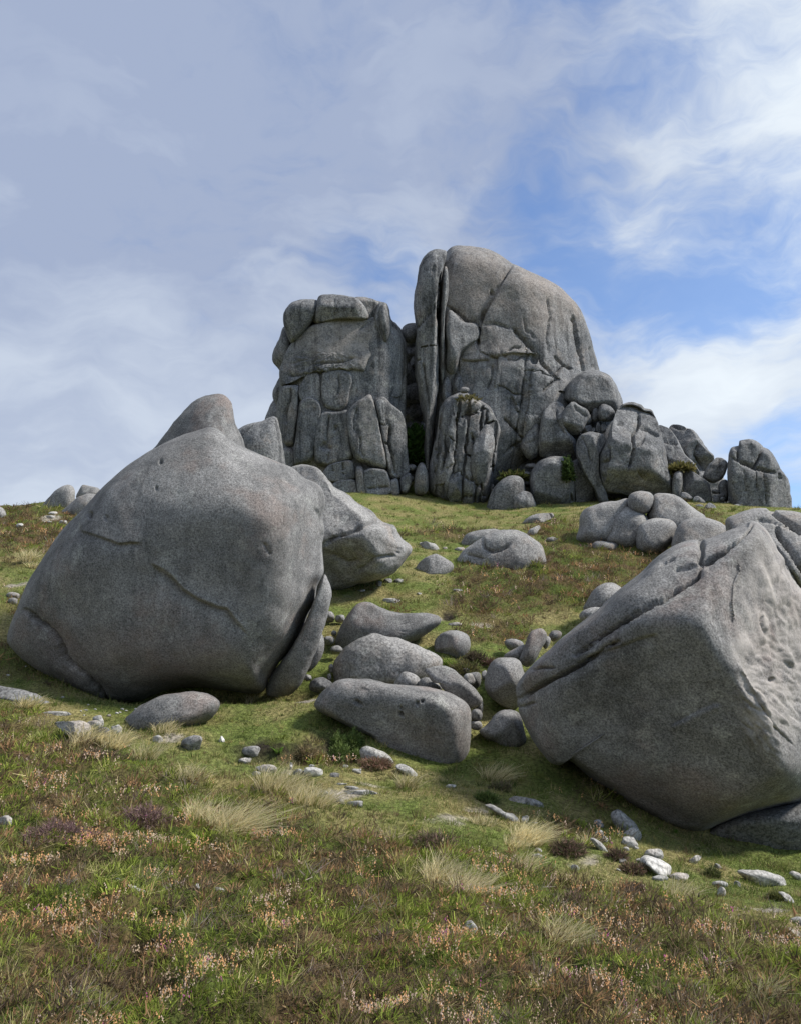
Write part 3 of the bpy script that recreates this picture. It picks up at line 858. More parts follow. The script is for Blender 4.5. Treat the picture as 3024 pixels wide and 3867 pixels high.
for i, (cx, cy, rx, ry, dd, lb) in enumerate([
        (160, 978, 68, 46, 15.6, 'dark damp stone at the left end of the lumpy middle boulder'),
        (242, 788, 36, 24, 17.4, 'pale stone at the lower left of the saddle-backed boulder'),
        (203, 738, 30, 28, 18.0, 'grey stone left of the saddle-backed boulder in the turf'),
        (205, 612, 32, 34, 19.6, 'upper left stone of the pair above the saddle-backed boulder'),
        (263, 622, 30, 24, 19.6, 'pale stone touching the left shoulder of the saddle-backed boulder'),
        (216, 888, 16, 26, 16.4, 'narrow stone against the left end of the lumpy boulder'),
        (230, 700, 16, 16, 18.4, 'tiny stone in the moss left of the saddle-backed boulder'),
        (90, 940, 22, 20, 15.9, 'small stone under the right side of the curved slab'),
        (205, 935, 12, 20, 16.0, 'sliver of stone above the dark damp stone')]):
    rock('stone', Z4(ell(cx, cy, rx, ry, seed=40 + i)), dd, .3 if i == 0 else .16, label=lb, cat='stone', seed=50 + i, mat='granite_damp_shade' if i == 0 else 'granite_mid', edgy=i > 0, cut=2, fine=1.4)

# ---- the big tilted boulder on the right
rock('boulder', Z5([(205, 1010), (216, 958), (268, 888), (300, 850), (370, 788), (450, 712), (540, 640), (640, 558), (740, 460), (850, 370), (930, 290), (1000, 237), (1080, 200), (1150, 186), (1180, 191),
                    (1250, 170), (1340, 130), (1420, 95), (1455, 85), (1490, 100), (1530, 142), (1562, 205), (1602, 290), (1650, 380), (1708, 460), (1800, 590), (1900, 790), (1950, 1050), (1900, 1320),
                    (1800, 1520), (1700, 1588), (1600, 1612), (1450, 1660), (1300, 1712), (1185, 1757), (1050, 1735), (900, 1652), (800, 1592), (740, 1540), (600, 1452), (500, 1375), (452, 1345), (440, 1385), (385, 1372), (330, 1310),
                    (280, 1230), (240, 1150), (216, 1090)]),
     12.5, 3.4, 2.4, p=3.2, q=2.0, blend=.07, c=P1(Z5, 1080, 920),
     facets=fac(Z5, [(700, 1100, 1.5, .35, -.25), (1290, 780, 2.38, -.62, .42), (600, 800, 1.62, 1.0, .55), (800, 1470, 1.22, .6, -1.0), (1180, 330, 1.6, .35, .95), (1500, 1560, 1.9, -.1, -1.1), (1560, 400, 1.5, -1.2, .35),
                     (300, 1080, .75, 1.5, -.1)]),
     cracks=[(Z5([(520, 800), (640, 700), (760, 625), (860, 560), (960, 510), (1050, 450), (1130, 395), (1165, 368), (1183, 318)]), .05, .32),
             (Z5([(1175, 305), (1230, 270), (1290, 235), (1380, 180), (1450, 108)]), .065, .45),
             (Z5([(220, 1030), (330, 962), (430, 905), (530, 860), (620, 800), (740, 730)]), .055, .22), (Z5([(280, 880), (330, 868), (405, 866)]), .03, .09),
             (Z5([(215, 1078), (260, 1066), (310, 1050)]), .03, .06), (Z5([(960, 320), (1000, 300), (1040, 282)]), .03, .10),
             (Z5([(1180, 190), (1184, 250), (1168, 300)]), .06, .16), (Z5([(1040, 345), (1100, 330), (1175, 305)]), .05, .08),
             (Z5([(1520, 560), (1500, 620), (1530, 700)]), .03, .05)],
     ledges=[(Z5([(1010, 1180), (1080, 1148), (1150, 1112), (1285, 1052)]), -.05, .14), (Z5([(1376, 290), (1382, 350), (1350, 420), (1340, 520), (1360, 640)]), .04, .35),
             (Z5([(560, 830), (700, 770), (840, 715), (960, 680)]), .06, .22),
             (Z5([(1380, 850), (1450, 980), (1560, 1170), (1690, 1300)]), .05, .12),
             (Z5([(1500, 300), (1560, 450), (1590, 560), (1640, 640)]), -.07, .15)],
     pits=[P1(Z5, 1560, 930) + (.03, .1)],
     rugged=[P1(Z5, 1560, 1000) + (160, 280, .040, .42, 1.0), P1(Z5, 1640, 640) + (130, 360, .045, .5, 1.35), P1(Z5, 1420, 560) + (180, 280, .06, 1.4, 1.25)],
     tint=[P1(Z5, 1545, 560) + (34, 220, 1.0, .3), P1(Z5, 1420, 800) + (60, 190, .8, .1), P1(Z5, 1520, 1040) + (110, 200, .75, .2), P1(Z5, 1600, 700) + (210, 520, .6, .3), P1(Z5, 900, 1560) + (520, 150, 0, .6)], fine=1.7,  # narrow pale streaks are mineral; broad pale patch also paints in sunlight on this face
     label='big tilted grey boulder at right, cracked along its top and pitted at its edge', seed=60, rough=.5)
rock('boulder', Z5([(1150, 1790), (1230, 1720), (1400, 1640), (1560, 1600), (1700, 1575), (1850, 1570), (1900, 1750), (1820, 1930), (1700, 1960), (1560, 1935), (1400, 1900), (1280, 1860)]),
     11.9, .6, 1.4, label='dark shaded rock beneath the big right boulder at the edge of the photo', mat='granite_damp_shade', seed=61, facets=fac(Z5, [(1500, 1760, .40, .25, -.5)]))  # overhang's shade is put into its colour through the darker granite

# ---- rocks behind the right boulder
rock('boulder', Z2([(1270, 935), (1330, 898), (1400, 876), (1500, 867), (1600, 873), (1708, 890), (1850, 940), (1960, 1060), (2000, 1300), (1900, 1500), (1700, 1560), (1500, 1500), (1350, 1250), (1290, 1050)]),
     25, 3.0, 3.5, mat='granite_mid', p=2.4, blend=.15, c=P1(Z2, 1620, 1180),
     facets=fac(Z2, [(1560, 960, 1.6, .15, 1.1)]),
     cracks=[(Z2([(1525, 865), (1560, 890), (1620, 930), (1708, 985), (1800, 1040)]), .12, .4), (Z2([(1450, 928), (1560, 940), (1640, 970), (1720, 1010)]), .07, .15),
             (Z2([(1560, 960), (1590, 1020), (1640, 1090), (1708, 1190), (1760, 1290)]), .11, .4), (Z2([(1570, 1080), (1620, 1160), (1690, 1290), (1740, 1380)]), .06, .2)],
     label='wide whale-backed rock rising behind the big right boulder at the right edge', seed=62, rough=.8, fine=1.4)
rock('boulder', Z5([(562, 560), (575, 525), (600, 475), (635, 437), (690, 418), (735, 428), (780, 470), (800, 540), (720, 600), (600, 600)]), 19.6, .8, mat='granite_mid',
     label='rounded boulder half hidden above the upper left rim of the big right boulder', seed=63)
rock('stone', Z5([(538, 605), (550, 572), (590, 552), (635, 548), (665, 560), (650, 620), (580, 640)]), 18.8, .4, mat='granite_mid', cat='stone',
     label='lower stone in front of the rounded boulder by the rim of the right boulder', seed=64)
oc = empty('rock_outcrop', unproject(*P1(Z2, 780, 1100), 30), 'cluster of rounded grey bedrock humps above the heather slope at right', 'outcrop')
for nm, pts, dd, tf, sd, fc in [
        ('hump', [(415, 1045), (436, 970), (445, 900), (480, 860), (560, 835), (650, 822), (720, 815), (740, 900), (720, 1000), (640, 1080), (560, 1090), (480, 1095)], 30.4, 1.5, 70, [(560, 900, 1.1, .1, .5)]),
        ('hump', [(575, 1060), (610, 985), (625, 930), (660, 880), (710, 850), (790, 880), (840, 950), (820, 1040), (770, 1110), (740, 1125), (660, 1105)], 29.9, 1.5, 71, [(700, 990, 1.2, .1, .25)]),
        ('knob', [(710, 840), (718, 795), (745, 772), (790, 765), (835, 772), (862, 800), (858, 850), (835, 885), (790, 900), (735, 893)], 29.7, .9, 72, []),
        ('hump', [(828, 935), (830, 870), (850, 805), (880, 782), (950, 782), (1010, 800), (1060, 840), (1110, 880), (1160, 920), (1140, 990), (1040, 1020), (920, 1000)], 30.2, 1.6, 73, [(950, 850, 1.1, 0, .6)]),
        ('hump', [(763, 1095), (765, 1000), (782, 958), (830, 930), (880, 920), (950, 930), (992, 962), (985, 1020), (972, 1060), (935, 1100), (890, 1145), (820, 1140)], 28.8, 1.3, 74, [(870, 970, .9, 0, .5)]),
        ('hump', [(960, 1085), (985, 990), (1020, 945), (1080, 922), (1160, 920), (1220, 935), (1260, 960), (1300, 1000), (1310, 1100), (1150, 1160), (1000, 1150)], 27.4, 1.5, 75, [(1130, 970, 1.0, 0, .6)])]:
    rock(nm, Z2(pts), dd, tf, facets=fac(Z2, fc), mat='granite_mid', parent=oc, seed=sd, rough=1.0, blend=.2, p=3.0, fine=1.4)
rock('flat_stone', Z2([(508, 1085), (512, 1062), (545, 1052), (600, 1058), (652, 1068), (655, 1095), (600, 1104), (530, 1104)]), 27.6, .4, mat='granite_mid', cat='stone', seat=True,
     label='flat plank-like stone lying in front of the rounded bedrock humps', seed=76)

# ---- boulders on the middle slope
rock('boulder', Z4([(880, 325), (890, 272), (940, 235), (1000, 195), (1040, 170), (1110, 151), (1190, 147), (1260, 165), (1310, 200), (1346, 240), (1368, 285), (1330, 320), (1270, 330), (1180, 330), (1060, 335),
                    (980, 345), (920, 345)]), 27.2, 1.3, mat='granite_mid', blend=.2, seat=True, fine=1.4, facets=fac(Z4, [(1180, 200, .9, -.1, .7), (960, 270, .7, .4, .2)]),
     cracks=[(Z4([(1025, 190), (1035, 240), (1070, 262), (1120, 250), (1170, 220)]), .08, .22), (Z4([(930, 270), (980, 285), (1030, 300)]), .06, .12)],
     label='broad humped boulder in the heather at the middle of the slope', seed=80, rough=1.3)
rock('flat_stone', Z4([(897, 215), (930, 165), (1000, 145), (1090, 134), (1132, 150), (1120, 185), (1040, 200), (980, 225)]), 29.2, .6, mat='granite_mid', cat='stone', seat=True, edgy=True,
     label='long low rock just behind the broad humped boulder', seed=81)
rock('boulder', Z4([(664, 350), (700, 305), (760, 275), (800, 280), (868, 328), (855, 355), (790, 375), (720, 378)]), 25.0, .7, mat='granite_mid', seat=True, cut=1, fine=1.4,
     label='low pale boulder in the turf left of the broad humped boulder', seed=82, facets=fac(Z4, [(780, 320, .45, 0, .5)]))
for i, (cx, cy, rx, ry, dd, tf, m, rot, lb) in enumerate([
        (740, 228, 58, 20, 28.2, .3, 'granite_pale', .25, 'pale flat stone up slope from the low pale boulder'),
        (903, 246, 26, 11, 27.8, .2, 'granite_pale', 0, 'small pale stone between the low pale boulder and the humped boulder'),
        (825, 243, 12, 9, 28, .12, 'granite_pale', 0, 'tiny pale stone beside the pale flat stone up slope'),
        (1330, 78, 92, 22, 35, .6, 'granite_mid', -.2, 'flat rock flush with the turf below the right rock tower'),
        (1300, 145, 44, 16, 31, .3, 'granite_pale', -.5, 'narrow pale rock in the heather above the broad humped boulder'),
        (1400, 193, 30, 12, 29, .25, 'granite_mid', 0, 'small grey stone in heather left of the rounded bedrock humps'),
        (540, 523, 52, 13, 21.4, .22, 'granite_pale', .05, 'short plank-shaped stone lying on open turf above the saddle-backed boulder'),
        (472, 434, 18, 15, 22.9, .15, 'granite_mid', 0, 'leftmost of three small stones at the foot of the nosed boulder'),
        (517, 416, 26, 15, 23.2, .18, 'granite_mid', 0, 'middle of three small stones at the foot of the nosed boulder'),
        (577, 416, 25, 12, 23.3, .15, 'granite_mid', 0, 'rightmost of three small stones at the foot of the nosed boulder'),
        (376, 471, 26, 7, 21.8, .1, 'granite_pale', 0, 'pale sliver of stone in the shade below the nosed boulder'),
        (685, 487, 16, 6, 22.3, .08, 'granite_white', 0, 'tiny white stone on the turf right of the nosed boulder'),
        (880, 650, 36, 10, 20, .1, 'granite_pale', 0, 'pale flat slab in the peat scar right of the saddle-backed boulder'),
        (890, 467, 26, 6, 22.5, .08, 'granite_mid', 0, 'thin grey stone in the heather of the middle slope')]):
    rock('stone', Z4(ell(cx, cy, rx, ry, 12, seed=90 + i, rot=rot, jag=.2)), dd, tf * .8, mat=m, label=lb, cat='stone', seed=90 + i, cut=2, seat=True, edgy=True, fine=1.4)

# ---- the left rock tower
lt = empty('rock_tower', unproject(*P1(Z1, 450, 1200), 45.5), 'left rock tower, broad jointed granite stack with a flat dark capstone', 'rock tower')
FAR = dict(mat='granite_far', parent=lt)
VT = view(950, 1040, .4198)
rock('core', Z1([(300, 430), (240, 440), (190, 510), (150, 600), (135, 730), (122, 830), (116, 930), (130, 1010), (136, 1090), (130, 1160), (240, 1230), (380, 1290), (500, 1300), (570, 1285), (650, 1255), (722, 1232), (735, 1170),
                  (716, 1090), (710, 1000), (702, 900), (706, 760), (712, 640), (712, 545), (690, 482), (655, 445), (637, 420), (628, 380), (600, 356), (560, 350), (500, 380), (400, 420)]),
     47.40, 4.4, 3.6, p=3.4, q=2.2, blend=.14, c=P1(Z1, 430, 830), seed=101, rough=.8, fine=1.2,
     facets=fac(Z1, [(420, 620, 3.3, .06, .20), (420, 1000, 3.7, .05, .06), (650, 800, 2.9, -1.1, .05), (180, 850, 2.6, 1.0, .1)]), **FAR)
for i, (nm, pts, dd, tf, fc, extra) in enumerate([
        ('face_slab', [(545, 455), (700, 400), (830, 370), (1070, 400), (1140, 410), (1195, 560), (1180, 700), (1060, 750), (1050, 900), (920, 850), (700, 870), (500, 895), (390, 965), (285, 1000), (272, 860), (320, 700), (400, 570)], 45.6, 2.0,
         [(760, 640, 1.55, -.05, .25), (400, 800, 1.2, .5, .25), (1130, 560, 1.3, -.6, .1)],
         dict(tint=[P1(VT, 800, 580) + (170, 110, .45, .35), P1(VT, 1000, 650) + (90, 90, .6, .4)], rugged=[P1(VT, 640, 800) + (150, 50, .13, .5, .1)], cracks=[(VT([(580, 790), (720, 780), (830, 770), (930, 735)]), .09, .3), (VT([(970, 490), (1030, 450), (1100, 400)]), .08, .2), (VT([(330, 900), (480, 890), (620, 850)]), .09, .3)])),
        ('flank_slab', [(1105, 400), (1130, 300), (1160, 245), (1220, 265), (1252, 420), (1250, 500), (1300, 650), (1350, 900), (1340, 1090), (1220, 1100), (1105, 1110), (1075, 980), (1040, 800), (1050, 740), (1180, 700), (1180, 540)], 45.4, 1.5,
         [(1180, 800, 1.15, -.75, .1)], dict(cracks=[(VT([(1150, 715), (1200, 720), (1250, 770)]), .13, .5), (VT([(1200, 580), (1260, 660)]), .1, .3), (VT([(1270, 900), (1330, 930)]), .12, .4)])),
        ('block', [(640, 880), (700, 860), (830, 850), (895, 880), (905, 960), (880, 1060), (865, 1180), (780, 1228), (650, 1195), (628, 1050)], 44.4, .85, [(770, 1030, .7, 0, .12)], dict(cracks=[(VT([(780, 900), (790, 1000), (770, 1070)]), .07, .15)])),
        ('block', [(885, 880), (980, 900), (1045, 860), (1065, 980), (1060, 1065), (960, 1120), (870, 1180), (860, 1080), (900, 960)], 44.7, .8, [(970, 1000, .6, -.15, .2)], dict(cracks=[(VT([(880, 1070), (960, 1030), (1050, 1000)]), .07, .2)])),
        ('block', [(425, 1060), (440, 1000), (500, 890), (605, 870), (618, 1000), (628, 1130), (600, 1185), (440, 1130)], 44.6, .85, [(530, 1020, .65, .1, .15)], {}),
        ('column', [(425, 1280), (440, 1150), (500, 1090), (605, 1115), (637, 1210), (605, 1330), (565, 1480), (565, 1660), (400, 1720), (380, 1600), (408, 1420)], 44.3, 1.0, [(510, 1380, .8, .1, .08)], dict(cracks=[(VT([(560, 1180), (570, 1240)]), .06, .1)])),
        ('column', [(635, 1225), (780, 1235), (865, 1205), (872, 1330), (882, 1500), (915, 1650), (820, 1680), (700, 1720), (575, 1700), (558, 1500), (600, 1325)], 44.2, 1.0, [(730, 1450, .8, .0, .08)],
         dict(cracks=[(VT([(700, 1260), (680, 1400), (680, 1540)]), .08, .25), (VT([(620, 1540), (660, 1530), (720, 1560)]), .12, .3), (VT([(690, 1600), (690, 1680)]), .06, .2)], pits=[P1(VT, 755, 1380) + (.1, .25), P1(VT, 660, 1530) + (.18, .3)])),
        ('column', [(868, 1230), (960, 1130), (1062, 1068), (1102, 1150), (1142, 1350), (1192, 1560), (1218, 1750), (1060, 1710), (928, 1660), (882, 1470), (862, 1320)], 44.0, 1.15, [(1010, 1400, .95, -.05, .1)],
         dict(cracks=[(VT([(980, 1450), (980, 1560), (1010, 1640)]), .06, .15), (VT([(950, 1200), (920, 1300), (925, 1400)]), .06, .15)], tint=[P1(VT, 1060, 1330) + (40, 130, .5, .3)])),
        ('column', [(1108, 1120), (1190, 1098), (1262, 1170), (1345, 1235), (1385, 1350), (1392, 1600), (1420, 1760), (1330, 1830), (1240, 1840), (1215, 1700), (1180, 1480), (1140, 1280)], 44.2, 1.1, [(1270, 1480, .8, -.55, .08)],
         dict(cracks=[(VT([(1250, 1360), (1240, 1500), (1290, 1700), (1310, 1800)]), .10, .4), (VT([(1200, 1510), (1250, 1515)]), .1, .3), (VT([(1160, 1350), (1240, 1330)]), .06, .15)])),
        ('block', [(1005, 1765), (1080, 1735), (1205, 1755), (1242, 1850), (1255, 1965), (1100, 2020), (1040, 2000), (1012, 1870)], 43.4, .7, [(1120, 1880, .55, 0, .05)], dict(cracks=[(VT([(1040, 1920), (1130, 1910), (1240, 1900)]), .07, .2)])),
        ('block', [(725, 1860), (930, 1825), (952, 1950), (965, 2080), (900, 2110), (740, 1990)], 43.6, .7, [(850, 1940, .55, 0, .05)], {}),
        ('block', [(938, 1715), (1002, 1725), (1022, 1900), (1045, 2060), (975, 2080), (948, 1900)], 43.5, .6, [], {}),
        ('block', [(650, 1770), (700, 1705), (905, 1650), (935, 1800), (930, 1830), (720, 1862), (660, 1830)], 43.8, .8, [(800, 1760, .6, 0, .05)], dict(cracks=[(VT([(815, 1680), (830, 1800)]), .06, .2), (VT([(720, 1700), (740, 1800)]), .06, .15)])),
        ('column', [(285, 1000), (350, 985), (432, 985), (424, 1100), (418, 1260), (392, 1400), (382, 1545), (300, 1525), (248, 1350), (238, 1200), (258, 1080)], 45.0, 1.1, [(330, 1250, .85, .55, .05)], dict(cracks=[(VT([(345, 1000), (340, 1120), (300, 1250), (310, 1330)]), .1, .4)])),
        ('block', [(278, 1550), (382, 1562), (402, 1730), (320, 1790), (245, 1740), (262, 1640)], 44.8, .9, [], {}),
        ('block', [(1238, 1850), (1312, 1820), (1335, 1970), (1255, 2000)], 43.6, .6, [], {}),
        ('block', [(1330, 1830), (1420, 1770), (1440, 1850), (1400, 1960), (1340, 1960)], 43.9, .6, [], {})]):
    mx_, my_ = np.mean([p_[0] for p_ in pts]), np.mean([p_[1] for p_ in pts])
    pts = [(mx_ + (x - mx_) * 1.035 + 4 * np.sign(x - mx_), my_ + (y - my_) * 1.02 + 4 * np.sign(y - my_)) for x, y in pts]
    rock(nm, VT(pts), dd, tf, 2.0, p=11.0, q=2.4, facets=fac(VT, fc), blend=.12, edgy=True, fine=1.9, rough=.9, seed=600 + i, **extra, **FAR)
rock('capstone', Z1([(281, 445), (285, 400), (298, 350), (312, 322), (350, 319), (420, 321), (470, 330), (512, 345), (532, 385), (552, 437), (500, 439), (430, 430), (360, 442), (300, 460)]), 45.25, 1.7, 3, p=4, q=2.4,
     blend=.1, seed=102, edgy=True, fine=1.6, facets=fac(Z1, [(400, 390, 1.3, .05, -.35), (400, 335, .9, 0, 1.0), (530, 400, .9, -.8, -.1)]), cracks=[(Z1([(380, 335), (385, 380), (380, 430)]), .05, .08)], **FAR)
rock('capstone', Z1([(468, 330), (520, 330), (560, 341), (588, 353), (590, 390), (572, 432), (548, 445), (520, 400)]), 45.6, 1.3, 2, p=3.5, blend=.12, seed=103, edgy=True, fine=1.5, facets=fac(Z1, [(550, 385, .9, -.5, -.1)]), **FAR)
rock('shoulder_block', Z1([(586, 440), (590, 370), (612, 356), (626, 378), (636, 430), (642, 500), (620, 560), (596, 520)]), 45.0, 1.1, 2, seed=104, **FAR)
rock('shoulder_block', Z1([(147, 445), (152, 395), (190, 355), (240, 343), (305, 348), (310, 390), (290, 440), (250, 490), (210, 530), (182, 545), (160, 500)]), 45.5, 1.8, 2, p=3, seed=105,
     facets=fac(Z1, [(230, 430, 1.3, .25, -.1)]), **FAR)
rock('shoulder_block', Z1([(96, 600), (105, 570), (130, 520), (150, 468), (190, 500), (200, 570), (180, 650), (150, 700), (125, 665), (100, 632)]), 47, 1.7, 2, seed=106, **FAR)
rock('shoulder_block', Z1([(98, 770), (112, 735), (140, 695), (165, 740), (160, 820), (130, 850), (105, 815)]), 47.4, 1.2, 2, seed=107, **FAR)
rock('shoulder_block', Z1([(60, 900), (78, 850), (95, 815), (125, 795), (150, 860), (155, 960), (120, 1000), (70, 960)]), 48, 1.5, 2, seed=108, **FAR)
rock('flank_slab', Z1([(640, 460), (655, 442), (690, 482), (714, 545), (716, 700), (708, 860), (712, 1000), (700, 1080), (670, 980), (655, 820), (650, 640)]), 46.4, 1.5, 2.5, seed=110, p=4, edgy=True, fine=1.6, facets=fac(Z1, [(680, 700, 1.1, -.8, .1)]), cracks=[(Z1([(650, 640), (680, 680), (710, 700)]), .14, .5), (Z1([(655, 770), (690, 790)]), .14, .5), (Z1([(660, 880), (700, 900)]), .12, .4)], **FAR)

# ---- the right rock tower
rt = empty('rock_tower', unproject(*P1(Z1, 1150, 1250), 46), 'right rock tower, tallest smooth granite dome split by a long crack on its left', 'rock tower')
FAR = dict(mat='granite_far', parent=rt)
rock('dome', Z1([(905, 127), (940, 101), (1000, 97), (1060, 105), (1120, 125), (1180, 160), (1240, 190), (1300, 220), (1360, 255), (1420, 292), (1480, 350), (1520, 412), (1546, 480), (1566, 560), (1590, 650), (1600, 760),
                 (1560, 900), (1440, 1010), (1350, 1080), (1260, 1160), (1180, 1240), (1085, 1320), (1010, 1340), (920, 1310), (860, 1270), (812, 1230), (800, 1100), (815, 900), (830, 700), (840, 500), (846, 330), (868, 190)]),
     49, 5.6, 4.5, p=3.0, q=2.1, blend=.14, c=P1(Z1, 1130, 680), seed=121, rough=.8, fine=2.0, tint=[P1(Z1, 1040, 260) + (150, 170, .30, .8), P1(Z1, 1330, 330) + (200, 170, .15, .7), P1(Z1, 1100, 560) + (170, 90, .2, .4)],
     facets=fac(Z1, [(1050, 400, 3.7, .10, .30), (1050, 900, 4.7, .0, .14), (1400, 500, 3.0, -.85, .35), (920, 700, 3.8, .45, .12)]),
     cracks=[(Z1([(1195, 180), (1165, 240), (1135, 285), (1105, 335), (1075, 390), (1055, 445), (1045, 500), (1035, 560)]), .14, .6), (Z1([(908, 380), (945, 400), (985, 440), (1020, 445), (1052, 452)]), .16, .6),
             (Z1([(1200, 470), (1245, 515), (1300, 570), (1340, 630), (1395, 690)]), .14, .55), (Z1([(1360, 330), (1375, 420), (1365, 520), (1375, 600)]), .08, .2), (Z1([(1475, 420), (1495, 520), (1520, 600), (1530, 680)]), .14, .4),
             (Z1([(1255, 420), (1265, 480), (1310, 520)]), .08, .15), (Z1([(1060, 455), (1120, 450), (1190, 470)]), .10, .2), (Z1([(950, 560), (945, 620), (950, 680)]), .1, .25),
             (Z1([(1110, 640), (1105, 700), (1090, 760)]), .1, .25), (Z1([(900, 480), (940, 500), (1000, 490), (1050, 480)]), .1, .25), (Z1([(1340, 770), (1390, 720), (1440, 640)]), .12, .4), (Z1([(1180, 580), (1200, 560), (1240, 560)]), .1, .2),
             (Z1([(1560, 560), (1570, 620), (1575, 660)]), .1, .25), (Z1([(1400, 600), (1440, 640), (1480, 660)]), .12, .4), (Z1([(1160, 890), (1210, 940), (1260, 1000)]), .1, .3), (Z1([(1150, 1060), (1200, 1020), (1240, 1000)]), .1, .3)],
     ledges=[(Z1([(908, 380), (945, 400), (985, 440), (1052, 452), (1075, 390), (1105, 335), (1195, 180)]), -.28, .6), (Z1([(1080, 610), (1200, 590), (1330, 600)]), .25, .5),
             (Z1([(960, 620), (1010, 625), (1100, 620)]), .2, .3), (Z1([(1200, 780), (1215, 830), (1240, 800), (1240, 700)]), .3, .3)],
     pits=[P1(Z1, 1105, 307) + (.12, .3), P1(Z1, 1300, 620) + (.2, .3)],
     voro=dict(sx=80, sy=230, ang=9, off=.20, groove=.22, width=.06, keep=.4, cross=.3, round=.05, wob=.16, mask=[(P1(Z1, 1130, 850)[0], P1(Z1, 1130, 850)[1], 300, 230)]), **FAR)
rock('split_slab', Z1([(746, 370), (750, 300), (764, 230), (776, 180), (800, 140), (840, 110), (880, 112), (900, 124), (886, 180), (876, 240), (870, 330), (862, 420), (858, 520), (860, 640), (858, 760), (850, 860), (836, 1000),
                       (822, 1130), (812, 1240), (800, 1200), (796, 1060), (800, 950), (780, 850), (756, 700), (750, 560), (757, 480)]),
     46.2, 2.2, 3, p=3, q=2.2, seed=122, blend=.15, c=P1(Z1, 815, 560), fine=1.6, facets=fac(Z1, [(810, 500, 1.7, .45, .05)]),
     cracks=[(Z1([(870, 215), (862, 330), (858, 440)]), .08, .3), (Z1([(760, 480), (800, 420), (850, 370)]), .08, .2), (Z1([(790, 640), (800, 760), (820, 860)]), .1, .3)],
     voro=dict(sx=48, sy=230, off=.26, groove=.3, width=.06, keep=.5, cross=.4), **FAR)
rock('split_slab', Z1([(884, 200), (900, 195), (905, 260), (903, 330), (890, 400), (885, 520), (888, 640), (880, 740), (868, 700), (866, 560), (870, 430), (878, 300)]), 45.4, .7, 2, seed=123, **FAR)
rock('pinnacle', Z1([(893, 660), (895, 560), (888, 460), (905, 395), (930, 400), (975, 445), (1040, 458), (1050, 520), (1000, 560), (960, 600), (945, 680), (915, 700)]), 45.8, 1.5, 2, seed=124, blend=.15,
     facets=fac(Z1, [(960, 520, 1.0, -.2, .3)]), **FAR)
rock('buttress', Z1([(812, 1190), (830, 1060), (850, 950), (862, 870), (885, 815), (925, 785), (980, 768), (1035, 795), (1085, 825), (1120, 870), (1150, 930), (1140, 1000), (1128, 1100), (1100, 1220), (1060, 1320), (1000, 1340),
                     (930, 1320), (870, 1270), (825, 1240)]), 44.6, 1.9, 3, p=3.2, q=2.2, seed=125, blend=.15, fine=2.0, rough=.9, facets=fac(Z1, [(980, 1050, 1.5, -.05, .16)]),
     voro=dict(sx=34, sy=95, ang=5, off=.42, groove=.30, width=.065, wob=.2, keep=.65, cross=.7, round=.08),
     cracks=[(Z1([(1010, 960), (1030, 1040), (1015, 1120), (1030, 1190)]), .14, .5), (Z1([(880, 960), (890, 1040), (870, 1140)]), .12, .5), (Z1([(960, 880), (1000, 870), (1060, 850)]), .12, .4)], **FAR)
rock('pinnacle', Z1([(1015, 1180), (1005, 1080), (1030, 980), (1075, 915), (1110, 930), (1120, 1010), (1100, 1100), (1080, 1180), (1040, 1200)]), 43.3, .7, 1.5, seed=126, blend=.12, p=3.6, cut=3, edgy=True, fine=1.6, **FAR)
for i, (pts, dd, tf) in enumerate([([(870, 800), (875, 720), (905, 685), (925, 740), (920, 800), (895, 850)], 45.2, 1.0), ([(920, 790), (930, 710), (955, 680), (975, 720), (985, 780), (955, 810)], 45.0, 1.0),
                                   ([(1080, 830), (1095, 800), (1160, 770), (1165, 840), (1140, 900), (1110, 880)], 44.9, 1.0), ([(1230, 1020), (1270, 940), (1310, 905), (1345, 960), (1330, 1060), (1270, 1090)], 44.2, 1.2),
                                   ([(830, 1180), (835, 1060), (850, 980), (875, 1000), (880, 1100), (865, 1220), (840, 1240)], 43.6, .8), ([(905, 1270), (900, 1180), (925, 1100), (960, 1110), (970, 1220), (950, 1320)], 42.8, .9)]):
    rock('buttress_block', Z1(pts), dd + .5, tf * .8, 2, seed=130 + i, p=3.6, cut=3, edgy=True, fine=1.6, **FAR)
rock('cairn_stone', Z1([(958, 770), (962, 750), (980, 745), (1000, 752), (998, 768), (980, 776)]), 43.6, .35, mat='granite_far', cat='stone', label='small stone perched on the ledge in front of the right rock tower', seed=137)

# ---- the cleft between the towers
rock('chockstone', Z1([(690, 490), (700, 465), (730, 452), (758, 455), (772, 490), (768, 530), (730, 548), (705, 535)]), 48.5, 1.1, mat='granite_far', cat='boulder', label='round boulder wedged high in the cleft between the two rock towers', seed=140)
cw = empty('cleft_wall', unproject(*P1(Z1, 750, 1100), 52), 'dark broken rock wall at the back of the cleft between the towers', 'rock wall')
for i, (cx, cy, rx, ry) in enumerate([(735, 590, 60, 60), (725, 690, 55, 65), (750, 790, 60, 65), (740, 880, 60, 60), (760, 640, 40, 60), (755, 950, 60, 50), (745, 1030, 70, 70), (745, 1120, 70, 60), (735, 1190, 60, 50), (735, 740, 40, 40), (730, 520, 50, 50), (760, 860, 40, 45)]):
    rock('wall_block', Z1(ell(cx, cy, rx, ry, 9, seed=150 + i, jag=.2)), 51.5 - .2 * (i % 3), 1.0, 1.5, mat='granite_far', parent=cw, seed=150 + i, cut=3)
rock('boulder', Z1([(748, 1200), (755, 1140), (772, 1100), (795, 1100), (812, 1150), (810, 1225), (780, 1245), (755, 1240)]), 43.6, .7, mat='granite_far', label='upright boulder standing at the foot of the cleft between the towers', seed=165)
